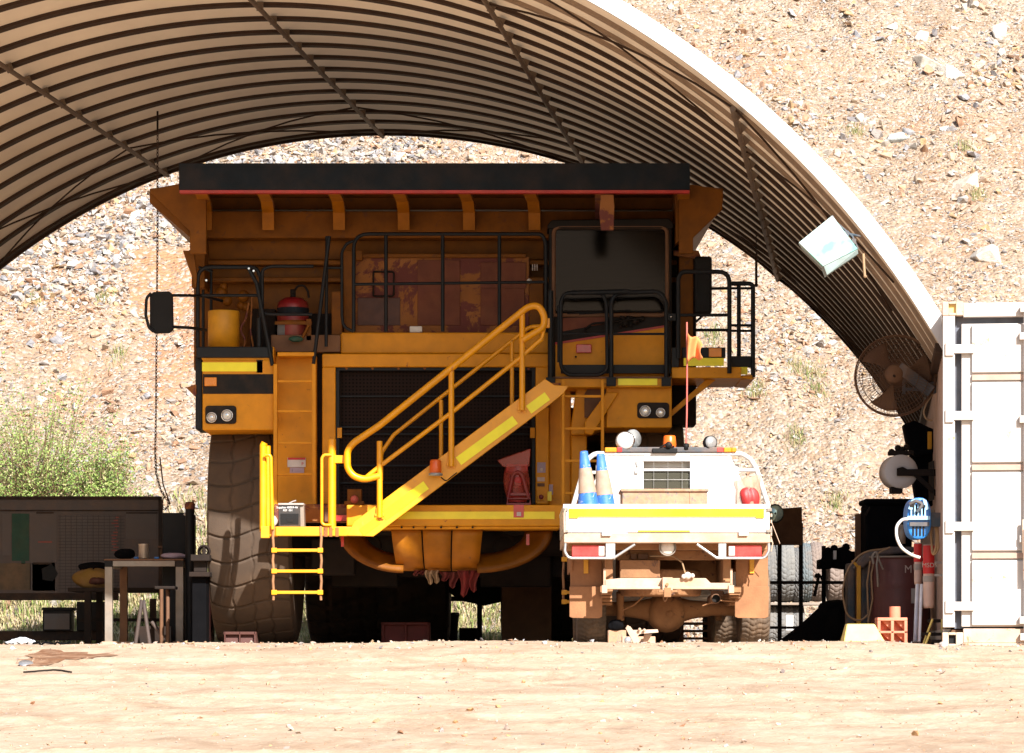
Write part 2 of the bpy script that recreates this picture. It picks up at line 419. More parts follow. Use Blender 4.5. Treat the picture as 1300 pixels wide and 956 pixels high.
def dirt_mat(name, c1, c2, c3, scale=1.0, rubble=False, bumpd=.03):
    m, nt, b = new_mat(name); L = nt.links
    tc = nt.nodes.new('ShaderNodeTexCoord')
    def noise(s, d=8, r=.6, dist=0):
        n = nt.nodes.new('ShaderNodeTexNoise'); n.inputs['Scale'].default_value = s; n.inputs['Detail'].default_value = d; n.inputs['Roughness'].default_value = r; n.inputs['Distortion'].default_value = dist
        L.new(tc.outputs['Object'], n.inputs['Vector']); return n.outputs[0]
    def rng_(src, a, b_, lo=0, hi=1):
        r = nt.nodes.new('ShaderNodeMapRange'); r.inputs[1].default_value = a; r.inputs[2].default_value = b_; r.inputs[3].default_value = lo; r.inputs[4].default_value = hi; L.new(src, r.inputs[0]); return r.outputs[0]
    def mix(f, a, b_):
        x = nt.nodes.new('ShaderNodeMix'); x.data_type = 'RGBA'; L.new(f, x.inputs[0])
        for s, v in ((6,a),(7,b_)):
            if isinstance(v, tuple): x.inputs[s].default_value = (*v,1)
            else: L.new(v, x.inputs[s])
        return x.outputs[2]
    c = mix(rng_(noise(.5*scale), .38, .62), c1, c2)
    c = mix(rng_(noise(7*scale, 6), .5, .75), c, c3)
    c = mix(rng_(noise(1.6*scale, 7, .7, .8), .46, .64, 0, .8), c, tuple(k*.68*m_ for k, m_ in zip(c1, (1.05,.97,.92))))
    vo = nt.nodes.new('ShaderNodeTexVoronoi'); vo.inputs['Scale'].default_value = 22*scale; L.new(tc.outputs['Object'], vo.inputs['Vector'])
    c = mix(rng_(vo.outputs['Distance'], .12, .22, .35, 0), c, tuple(min(.8, k*1.25) for k in c3))
    c = mix(rng_(noise(45*scale, 5, .7), .60, .72, 0, .5), c, tuple(k*.55 for k in c1))
    if rubble:
        va = nt.nodes.new('ShaderNodeVertexColor'); va.layer_name = 'tone'
        c = mix(va.outputs[0], c, (.44,.22,.12))
        v2 = nt.nodes.new('ShaderNodeTexVoronoi'); v2.inputs['Scale'].default_value = 15; L.new(tc.outputs['Object'], v2.inputs['Vector'])
        sp = nt.nodes.new('ShaderNodeSeparateColor'); L.new(v2.outputs['Color'], sp.inputs[0])
        gr_ = mix(rng_(sp.outputs[1], .2, .8), (.27,.19,.13), (.46,.40,.345))
        c = mix(rng_(sp.outputs[0], .42, .6, 0, .85), c, gr_)
    L.new(c, b.inputs['Base Color']); b.inputs['Roughness'].default_value = .95; b.inputs['Specular IOR Level'].default_value = .15
    h = nt.nodes.new('ShaderNodeMath'); h.operation = 'ADD'; L.new(noise(30*scale, 8, .75), h.inputs[0]); 
    h2 = nt.nodes.new('ShaderNodeMath'); h2.operation = 'MULTIPLY'; h2.inputs[1].default_value = -.5; L.new(vo.outputs['Distance'], h2.inputs[0]); L.new(h2.outputs[0], h.inputs[1])
    if rubble:
        h3 = nt.nodes.new('ShaderNodeMath'); h3.operation = 'MULTIPLY_ADD'; h3.inputs[1].default_value = -1.6; L.new(v2.outputs['Distance'], h3.inputs[0]); L.new(h.outputs[0], h3.inputs[2]); h = h3
    bp = nt.nodes.new('ShaderNodeBump'); bp.inputs['Strength'].default_value = .8; bp.inputs['Distance'].default_value = bumpd
    L.new(h.outputs[0], bp.inputs['Height']); L.new(bp.outputs[0], b.inputs['Normal'])
    M[name] = m
dirt_mat('dirt', (.45,.325,.225), (.49,.37,.265), (.52,.41,.31), 1.0, bumpd=.010)
dirt_mat('hill_soil', (.37,.26,.175), (.41,.315,.23), (.43,.37,.295), .8, rubble=True, bumpd=.05)
ground.data.materials.append(M['dirt'])

# --- hillside of mine waste behind the shed
HD0 = 47.2
def hill_z(x, y):
    t = np.clip(y-HD0, -2, 200)
    base = np.where(t > 0, t*.74, t*.25)
    base = np.minimum(base, 30+.06*t)
    w = np.clip(t/3, 0, 1)
    z = base + w*(.55*fbm(x*.16, y*.16, 41, 3)+.30*fbm(x*.55, y*.30, 44, 4)+.09*fbm(x*2.4, y*2.4, 48, 4)+.035*fbm(x*7, y*7, 55, 3))
    return z-.05
xs = np.concatenate([np.linspace(-160,-13,60), np.arange(-13,13,.085), np.linspace(13,160,60)])
ys = np.concatenate([np.linspace(45,46.6,5), np.arange(46.7,69,.085), np.linspace(69.5,140,50)])
hill = kind(gridmesh('hillside', xs, ys, hill_z, 'hill_soil'), 'structure')
hv_ = np.zeros(len(hill.data.vertices)*3); hill.data.vertices.foreach_get('co', hv_); hv_ = hv_.reshape(-1,3)
hpx = 650+F*hv_[:,0]/hv_[:,1]; hpy = 818-F*hv_[:,2]/hv_[:,1]
def soft(a, lo, hi, e): return np.clip((a-lo)/e,0,1)*np.clip((hi-a)/e,0,1)
wob = 22*fbm(hv_[:,0]*.9, hv_[:,1]*.9, 12, 4)
red_ = soft(hpx+wob, 160, 268, 10)*soft(hpy+wob, 312, 405, 12)+.75*soft(hpx+wob*2, 175, 262, 30)*soft(hpy+wob, 395, 530, 30)+.7*soft(hpx+wob*2,-50,160,40)*soft(hpy+wob, 372, 405, 14)+.45*np.clip(fbm(hv_[:,0]*.3,hv_[:,1]*.3,15,4)*2.2,0,1)
set_cols(hill, np.repeat(np.clip(red_,0,1)[:,None],3,axis=1))

# rock fields: each stone its own low, angular solid
m, nt, b = new_mat('stone'); L = nt.links
vc = nt.nodes.new('ShaderNodeVertexColor'); vc.layer_name = 'tone'
tc = nt.nodes.new('ShaderNodeTexCoord'); n1 = nt.nodes.new('ShaderNodeTexNoise'); n1.inputs['Scale'].default_value = 9; n1.inputs['Detail'].default_value = 6; L.new(tc.outputs['Object'], n1.inputs['Vector'])
rp = nt.nodes.new('ShaderNodeMapRange'); rp.inputs[1].default_value = .35; rp.inputs[2].default_value = .65; rp.inputs[3].default_value = .72; rp.inputs[4].default_value = 1.08; L.new(n1.outputs[0], rp.inputs[0])
mu = nt.nodes.new('ShaderNodeMix'); mu.data_type = 'RGBA'; mu.blend_type = 'MULTIPLY'; mu.inputs[0].default_value = 1; L.new(vc.outputs[0], mu.inputs[6]); L.new(rp.outputs[0], mu.inputs[7])
L.new(mu.outputs[2], b.inputs['Base Color']); b.inputs['Roughness'].default_value = .9; b.inputs['Specular IOR Level'].default_value = .2
n2 = nt.nodes.new('ShaderNodeTexNoise'); n2.inputs['Scale'].default_value = 40; n2.inputs['Detail'].default_value = 5; L.new(tc.outputs['Object'], n2.inputs['Vector'])
bp = nt.nodes.new('ShaderNodeBump'); bp.inputs['Strength'].default_value = .5; bp.inputs['Distance'].default_value = .03; L.new(n2.outputs[0], bp.inputs['Height']); L.new(bp.outputs[0], b.inputs['Normal'])
M['stone'] = m
ph = (1+5**.5)/2
ICO = np.array([(-1,ph,0),(1,ph,0),(-1,-ph,0),(1,-ph,0),(0,-1,ph),(0,1,ph),(0,-1,-ph),(0,1,-ph),(ph,0,-1),(ph,0,1),(-ph,0,-1),(-ph,0,1)])/np.sqrt(1+ph*ph)
ICF = np.array([(0,11,5),(0,5,1),(0,1,7),(0,7,10),(0,10,11),(1,5,9),(5,11,4),(11,10,2),(10,7,6),(7,1,8),(3,9,4),(3,4,2),(3,2,6),(3,6,8),(3,8,9),(4,9,5),(2,4,11),(6,2,10),(8,6,7),(9,8,1)])
CUBE = np.array([(-1,-1,-1),(1,-1,-1),(1,1,-1),(-1,1,-1),(-1,-1,1),(1,-1,1),(1,1,1),(-1,1,1)])*.62
CUF = np.array([(0,2,1),(0,3,2),(4,5,6),(4,6,7),(0,1,5),(0,5,4),(1,2,6),(1,6,5),(2,3,7),(2,7,6),(3,0,4),(3,4,7)])
def rotmats(n, g):
    q = g.normal(size=(n,4)); q /= np.linalg.norm(q, axis=1)[:,None]; w,x,y,z = q.T
    return np.stack([1-2*(y*y+z*z),2*(x*y-z*w),2*(x*z+y*w),2*(x*y+z*w),1-2*(x*x+z*z),2*(y*z-x*w),2*(x*z-y*w),2*(y*z+x*w),1-2*(x*x+y*y)],-1).reshape(n,3,3)
import bmesh
def hull(seed, npt, flat=1.0):
    q = np.random.default_rng(seed); p = q.normal(size=(npt,3)); p /= np.linalg.norm(p,axis=1)[:,None]; p *= q.uniform(.75,1.05,(npt,1)); p[:,2] *= flat
    bm = bmesh.new(); vs = [bm.verts.new(x) for x in p]; r = bmesh.ops.convex_hull(bm, input=vs)
    bmesh.ops.delete(bm, geom=[v for v in bm.verts if not v.link_faces], context='VERTS')
    bmesh.ops.triangulate(bm, faces=bm.faces); bm.verts.index_update()
    V = np.array([v.co[:] for v in bm.verts]); T = np.array([[v.index for v in f.verts] for f in bm.faces]); bm.free(); return V, T
HULLS = [hull(100+i, 7+i%5, .9) for i in range(14)]
def stones(name, pos, size, cols, g, squash=(.45,.95), cube=False):
    n = len(pos); which = g.integers(0, len(HULLS), n); Vs=[]; Ts=[]; Cs=[]; off=0
    R_ = rotmats(n, g); S_ = np.stack([g.uniform(.8,1.5,n), g.uniform(.6,1.1,n), g.uniform(squash[0],squash[1],n)],-1)
    for h,(hv,ht) in enumerate(HULLS):
        k = which == h; m_ = int(k.sum())
        if not m_: continue
        V = np.einsum('nij,nkj->nki', R_[k], hv[None]*S_[k][:,None,:])*size[k][:,None,None]
        V[:,:,2] *= .8; V += pos[k][:,None,:]
        Vs.append(V.reshape(-1,3)); Ts.append((ht[None]+(np.arange(m_)*len(hv))[:,None,None]).reshape(-1,3)+off); Cs.append(np.repeat(cols[k], len(hv), axis=0)); off += m_*len(hv)
    o = np_mesh(name, np.concatenate(Vs), np.concatenate(Ts), 'stone', smooth=False, tri=True); set_cols(o, np.concatenate(Cs)); return o
def stones_old(name, pos, size, cols, g, squash=(.55,1.0), cube=False):
    n = len(pos); base = CUBE if cube else ICO; fc = CUF if cube else ICF; k = len(base)
    V = base[None]*(1+g.uniform(-.3,.3,(n,k,1)))+g.uniform(-.16,.16,(n,k,3))
    V = V*np.stack([g.uniform(.8,1.35,n), g.uniform(.7,1.1,n), g.uniform(squash[0],squash[1],n)],-1)[:,None,:]
    V = np.einsum('nij,nkj->nki', rotmats(n,g), V)*size[:,None,None]+pos[:,None,:]
    Fc = fc[None]+(np.arange(n)*k)[:,None,None]
    o = np_mesh(name, V.reshape(-1,3), Fc.reshape(-1,3), 'stone', smooth=False, tri=True)
    set_cols(o, np.repeat(cols, k, axis=0)); return o
PAL = np.array([(.47,.37,.275),(.50,.45,.39),(.33,.32,.33),(.42,.25,.16),(.52,.485,.45),(.43,.30,.21),(.24,.22,.22),(.50,.34,.19),(.38,.33,.30)])
def hill_points(n, g, ymax=68.5):
    y = g.uniform(HD0-.6, ymax, n); x = g.uniform(-1,1,n)*(y*650/F+1.8); return x, y
def tones(n, g, grey):
    w = np.array([.20,.14,.07,.16,.10,.14,.03,.09,.07]); wg = np.array([.10,.18,.24,.03,.18,.04,.11,.02,.10])
    a = g.choice(9, n, p=w/w.sum()); b_ = g.choice(9, n, p=wg/wg.sum())
    idx = np.where(g.random(n) < grey, b_, a); return PAL[idx]*g.uniform(.82,1.12,(n,1))
g = np.random.default_rng(3)
def greyness(x, y):
    """grey tip-run in the upper left and far right, red soil between"""
    px = 650+F*x/y; py = 818-F*hill_z(x, y)/y
    left = np.clip((330+75*np.clip((175-px)/20,0,1)-py)/50,0,1)*np.clip((520-px)/60,0,1)+np.clip((230-py)/60,0,1)*np.clip((620-px)/80,0,1)
    right = np.clip((px-1010-(py*.25))/140,0,1)*np.clip(.5+.9*vnoise(px/90, py/60, 77),0,1)
    return np.clip(left+.75*right, 0, 1), px, py
x, y = hill_points(190000, g); gr, px, py = greyness(x, y)
size = np.clip(.0150*(g.pareto(2.35, len(x))+1), .015, .17)
size = np.where((py > 330)&(px > 520), np.minimum(size, .07), size)
size *= 1+.5*np.clip(greyness(x,y)[0],0,1)*(px < 620)
soil = (px > 165)&(px < 262)&(py > 318)&(py < 400)          # bare red patch
keep = ~(soil & (g.random(len(x)) < .93))
patch = fbm(x*.5, y*.5, 91, 3)
keep &= ~((patch > .10)&(g.random(len(x)) < .6))
clu = fbm(x*.9, y*.9, 133, 4); size = np.minimum(size*(1+.9*np.clip(clu-.12,0,.5)*2), np.where(px > 1000, .17, .125))
x, y, gr, size = x[keep], y[keep], gr[keep], size[keep]
z = hill_z(x, y)+size*.22
kind(stones('rubble', np.stack([x,y,z],-1), size, tones(len(x), g, np.clip(gr+.25*patch[keep],0,1)), g), 'stuff')
# bigger broken blocks of the tip-run
n = 15000; x = g.uniform(-12, 0, n); y = g.uniform(51, 66, n); gr, px, py = greyness(x, y)
k = (gr > .35)&(px < 560); x, y = x[k], y[k]; size = np.clip(.045*(g.pareto(2.4,len(x))+1),.045,.13)
kind(stones('rubble', np.stack([x,y,hill_z(x,y)+size*.35],-1), size, tones(len(x), g, .45), g, cube=True), 'stuff')
# loose stones on the dirt in front
n = 3000; y = g.uniform(14.5, 25, n); x = g.uniform(-1,1,n)*(y*650/F+.4); size = np.clip(.005*(g.pareto(2.2,n)+1),.004,.028)
kind(stones('gravel', np.stack([x,y,ground_z(x,y)+size*.2],-1), size, np.clip(tones(n,g,.1)*np.array([1.05,.9,.8]),0,.7), g), 'stuff')
n = 420; y = g.uniform(23.4, 24.5, n); x = g.uniform(-4.2,4.2,n); size = np.clip(.008*(g.pareto(2.4,n)+1),.006,.030)
kind(stones('gravel', np.stack([x,y,ground_z(x,y)+size*.3],-1), size, tones(n,g,.1), g), 'stuff')

# single boulders that stand out on the slope
def on_hill(px, py):
    y = HD0
    while y < 90:
        x = wx(px, y)
        if float(hill_z(np.array([x]), np.array([y]))[0]) > wz(py, y): break
        y += .05
    return x, y
for (bx, by, bw, shp, col, lab) in [
    (1222,236,30,(1.25,.8,.75),(.56,.47,.38),'large pale boulder with a shadowed left face, right of the shelter'),
    (1252,328,26,(1.2,.8,.7),(.52,.47,.41),'flat grey white boulder just above the container roof'),
    (1184,82,24,(1.3,.7,.65),(.50,.45,.38),'long slanting grey slab high on the slope at upper right'),
    (1204,96,19,(1.1,.8,.8),(.60,.55,.48),'pale block leaning below the long slanting slab'),
    (1146,178,20,(1.4,.6,.55),(.36,.38,.37),'dark greenish grey sliver of rock in the orange soil'),
    (1170,50,13,(.9,.8,.9),(.66,.62,.57),'square white block near the top right of the slope'),
    (1268,44,15,(.9,.8,1.2),(.64,.60,.55),'upright white rock nearest the upper right corner'),
    (72,434,13,(1.1,.9,.7),(.30,.29,.30),'dark grey rock alone on the slope above the shrub'),
    (688,572,0,(1,1,1),(.3,.3,.3),'')]:
    if not bw: continue
    x, y = on_hill(bx, by); s = bw*y/F
    mb = MB(); q = np.random.default_rng(int(bx)); hv, ht = hull(int(bx)*7, 13, 1.0)
    vs = hv*np.array(shp)*s*1.05
    R_ = np.array(Matrix.Rotation(q.uniform(-.4,.4),3,'Y') @ Matrix.Rotation(q.uniform(-.6,.6),3,'Z') @ Matrix.Rotation(q.uniform(-.5,.5),3,'X'))
    vs = vs@R_.T+np.array([x,y,wz(by,y)+.0])
    mb.add(vs.tolist(), [tuple(int(i) for i in f) for f in ht])
    bo = mb.build('boulder', 'stone', bevel=s*.05, seg=2)
    set_cols(bo, np.array([col]*len(hv))); tag(bo, lab, 'boulder', 'boulders on the rubble slope')

# dry grass and green growth at the foot of the slope
m, nt, b = new_mat('grass_blade'); vc = nt.nodes.new('ShaderNodeVertexColor'); vc.layer_name = 'tone'; nt.links.new(vc.outputs[0], b.inputs['Base Color']); b.inputs['Roughness'].default_value = .8
b.inputs['Specular IOR Level'].default_value = .2; M['grass_blade'] = m
def blades(name, x, y, z, h, w, lean, cols, g, droop=.5):
    n = len(x); a = g.uniform(0, 2*np.pi, n); d = np.stack([np.cos(a), np.sin(a), np.zeros(n)],-1); s_ = np.stack([-np.sin(a+g.uniform(-1,1,n)), np.cos(a), np.zeros(n)],-1)
    p = np.stack([x,y,z],-1); up = np.array([0,0,1.0])
    mid = p+up*(h*.6)[:,None]+d*(h*lean*.35)[:,None]; tip = p+up*(h*(1-droop*lean))[:,None]+d*(h*lean)[:,None]
    V = np.stack([p-s_*w[:,None], p+s_*w[:,None], mid+s_*w[:,None]*.8, mid-s_*w[:,None]*.8, tip],1)
    b0 = (np.arange(n)*5)[:,None]
    T = np.concatenate([b0+np.array([[0,1,2]]), b0+np.array([[0,2,3]]), b0+np.array([[3,2,4]])])
    o = np_mesh(name, V.reshape(-1,3), T, 'grass_blade', smooth=False, tri=True); set_cols(o, np.repeat(cols, 5, axis=0)); return o
GR = np.array([(.20,.25,.07),(.30,.31,.12),(.46,.38,.20),(.52,.43,.27),(.13,.20,.05),(.40,.33,.16)])
n = 70000; y = g.uniform(45.8, 50.2, n); x = g.uniform(-9.5, 1.6, n)
dens = np.clip(1.2-(y-45.8)/4.6+.5*fbm(x*.8,y*.8,61,3),0,1)*np.clip((2.2-x-.5*(y-46))/3,0.0,1)
k = g.random(n) < dens; x, y = x[k], y[k]; n = len(x)
zz = np.maximum(hill_z(x,y), ground_z(x,y))
gc = GR[g.choice(6, n, p=[.15,.18,.24,.22,.08,.13])]*g.uniform(.8,1.15,(n,1))
kind(blades('grass', x, y, zz, g.uniform(.10,.34,n), g.uniform(.005,.012,n), g.uniform(.2,1.1,n), gc, g), 'stuff')
# small tufts scattered over the slope
tx, ty = [], []
for (a,b_) in [(45,385),(132,380),(1030,478),(905,432),(1060,640),(1010,560),(700,60),(1085,170),(1225,190),(960,500),(1040,500),(1240,250),(150,450),(1010,470)]:
    X0, Y0 = on_hill(a, b_); tx.append(X0+g.normal(0,.10,120)); ty.append(Y0+g.normal(0,.10,120))
x = np.concatenate(tx); y = np.concatenate(ty); n = len(x)
kind(blades('grass', x, y, hill_z(x,y), g.uniform(.08,.22,n), g.uniform(.003,.007,n), g.uniform(.2,1,n), GR[g.choice(6,n)]*.9, g), 'stuff')
# bushes
mat('twig', (.22,.15,.08), .9)
def bush(cx, cy, rx, rz, nst, seed, label):
    g = np.random.default_rng(seed); z0 = float(hill_z(np.array([cx]), np.array([cy]))[0])
    t = thing('shrub', label, 'shrub', (cx,cy,z0), 'green shrubs at the foot of the slope')
    st = MB(); lx = []
    for i in range(nst):
        a = g.uniform(0, 2*np.pi); el = g.uniform(.25, 1.4); L_ = g.uniform(.55,1.0)
        d = Vector((math.cos(a)*math.cos(el)*rx, math.sin(a)*math.cos(el)*rx*.8, math.sin(el)*rz))*L_
        p0 = Vector((cx+g.normal(0,.12)*rx, cy+g.normal(0,.1), z0-.05)); 
        pts = [p0+d*s+Vector((0,0,-.12*rz*s*s)) for s in (0,.35,.7,1)]
        st.tube(pts, [.008,.006,.004,.002], 4)
        for s in g.uniform(.15, 1.08, 75): 
            q = p0+d*s+Vector((0,0,-.12*rz*s*s)); lx.append((q.x+g.normal(0,.07), q.y+g.normal(0,.07), q.z+g.normal(0,.06)))
    st.build('stem', 'twig', t)
    lx = np.array(lx); n = len(lx); S = g.uniform(.010,.026,n)
    tri = np.array([(-.5,0,0),(.5,0,0),(.35,0,1.6),(-.35,0,1.4)])
    V = np.einsum('nij,kj->nki', rotmats(n,g), tri)*S[:,None,None]+lx[:,None,:]-np.array([cx,cy,z0])
    Fq = (np.arange(n)*4)[:,None]+np.arange(4)[None]
    o = np_mesh('foliage', V.reshape(-1,3), Fq, 'grass_blade', smooth=False); o.parent = t
    pc = np.array([(.24,.34,.08),(.17,.27,.06),(.34,.40,.13),(.44,.39,.22),(.11,.18,.05)])
    set_cols(o, np.repeat(pc[g.choice(5,n,p=[.3,.22,.25,.13,.10])]*g.uniform(.8,1.15,(n,1)), 4, axis=0))
bush(-7.7, 50.0, 1.75, 2.7, 190, 5, 'widest pale green shrub behind the left end of the notice board')
bush(-6.6, 49.8, 1.05, 1.7, 120, 6, 'shorter pale green shrub behind the middle of the notice board')
bush(-9.2, 50.4, 1.4, 3.0, 110, 8, 'tall green shrub at the left edge behind the notice board')

# stain, wire and rag on the dirt
def draped(fn_poly, name, m, lift=.004):
    pass
sx, sy = wx(70,22.9), 22.9
mb = MB(); ring = 40
for rI in range(9):
    for k in range(ring):
        a = 2*math.pi*k/ring; rr = rI/8*(1+.22*math.sin(3*a+1)+.12*math.sin(7*a)+.06*math.sin(15*a))
        X_ = sx+.29*rr*math.cos(a)+.05*rr*math.cos(a)**2; Y_ = sy+.62*rr*math.sin(a)
        mb.v.append((X_, Y_, float(ground_z(np.array([X_]),np.array([Y_]))[0])+.005))
for rI in range(8):
    for k in range(ring):
        mb.f.append((rI*ring+k, (rI+1)*ring+k, (rI+1)*ring+(k+1)%ring, rI*ring+(k+1)%ring)); mb.sm.append(True)
kind(mb.build('ground_stain', 'soil_stain', origin=(sx,sy,0)), 'structure')
# ================================================================== ARCH SHELTER AND CONTAINERS
YN, YF = 26.7, 39.4
AR, ACZ = 7.94, -1.36
def acx(y): return -3.14+(y-YN)/(YF-YN)*1.49
TH = math.acos((2.62-ACZ)/AR)
shel = thing('arch_shelter', 'curved corrugated steel shelter with a white front edge over the haul truck', 'shelter', (-3.14, YN, 0))
def arch(th, y, dr=0): return Vector((acx(y)+(AR+dr)*math.sin(th), y, ACZ+(AR+dr)*math.cos(th)))
NC = 18
# corrugation profile along the length: broad pans with deep ribs hanging below them
prof = []
per = (YF-YN)/NC
for i in range(NC):
    y0 = YN+i*per
    for t, d in ((0,.0),(.12,.0),(.30,.006),(.45,.014),(.60,.030),(.72,.060),(.80,.095),(.801,.095),(.97,.095),(.99,.0)):
        prof.append((y0+t*per, .10-d))
prof.append((YF, .10))
mb = MB(); na = 110
vs = [arch(-TH+2*TH*k/na, y, d) for (y,d) in prof for k in range(na+1)]
fs = [(j*(na+1)+k, j*(na+1)+k+1, (j+1)*(na+1)+k+1, (j+1)*(na+1)+k) for j in range(len(prof)-1) for k in range(na)]
mb.add(vs, fs, True)
o = mb.build('roof_sheet', 'roof_steel', shel)
for i in range(NC):
    y0 = YN+(i+.80)*per; mb = MB(); n = 110
    sec = [(y0-.004,.034),(y0-.004,-.026),(y0+.12,-.026),(y0+.12,.034)]
    vs = [arch(-TH+2*TH*k/n, yy, d) for k in range(n+1) for (yy,d) in sec]
    mb.add(vs, [(k*4+j, k*4+(j+1)%4, (k+1)*4+(j+1)%4, (k+1)*4+j) for k in range(n) for j in range(4)], False)
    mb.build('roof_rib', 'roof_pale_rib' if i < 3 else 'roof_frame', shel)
# front and rear edge bands
def band(name, y0, y1, d0, d1, m):
    mb = MB(); n = 120
    sec = [(y0,d0),(y0,d1),(y1,d1),(y1,d0)]
    vs = [arch(-TH-.012+(2*TH+.024)*k/n, y, d) for k in range(n+1) for (y,d) in sec]
    fs = [(k*4+i, k*4+(i+1)%4, (k+1)*4+(i+1)%4, (k+1)*4+i) for k in range(n) for i in range(4)]
    mb.add(vs, fs, False); mb.add(vs[:4], [(0,1,2,3)]); mb.add(vs[-4:], [(3,2,1,0)])
    return mb.build(name, m, shel)
band('front_flashing', YN-.07, YN-.003, -.022, .125, 'roof_flashing')
band('rear_trim', YF+.003, YF+.05, -.05, .12, 'roof_frame')
for deg in (-40,-20.5,0,19.5,40):
    th = math.radians(deg); mb = MB()
    mb.tube([arch(th, y, -.075) for y in (YN+.05, (YN+YF)/2, YF-.03)], .026, 8)
    for i in range(NC):
        y = YN+(i+.75)*per
        if y < YF-.1: mb.box(-.035,.035,-.02,.02,-.0,.09, Matrix.Translation(arch(th,y,-.09)) @ Matrix.Rotation(th,4,'Y'))
    mb.build('purlin', 'purlin_brown', shel)
# brace rods in the end bays, and a middle truss hoop
for (y0,y1) in ((YF-.05,YF-2.1),(YN+.1,YN+2.4)):
    for a,b_ in ((-40,-20.5),(-20.5,0),(0,19.5),(19.5,40),(40,55),(-55,-40)):
        for (t0,t1) in ((a,b_),(b_,a)):
            mb = MB()
            pts = []
            for s in range(7):
                th = math.radians(t0+(t1-t0)*s/6); y = y0+(y1-y0)*s/6
                pts.append(arch(th, y, -.06))
            mb.tube(pts, .011, 6); mb.build('brace_rod', 'roof_frame', shel)
for sgn in (-1,1):
    mb = MB(); th = sgn*TH
    for y0_,y1_ in ((YN,YF),):
        p0 = arch(th,y0_,0); p1 = arch(th,y1_,0)
        mb.prism([p0+Vector((-.05,.01,-.08)), p0+Vector((.07,.01,-.08)), p0+Vector((.07,.01,.0)), p0+Vector((-.05,.01,.0))], p1-p0)
    mb.build('foot_rail', 'roof_frame', shel)

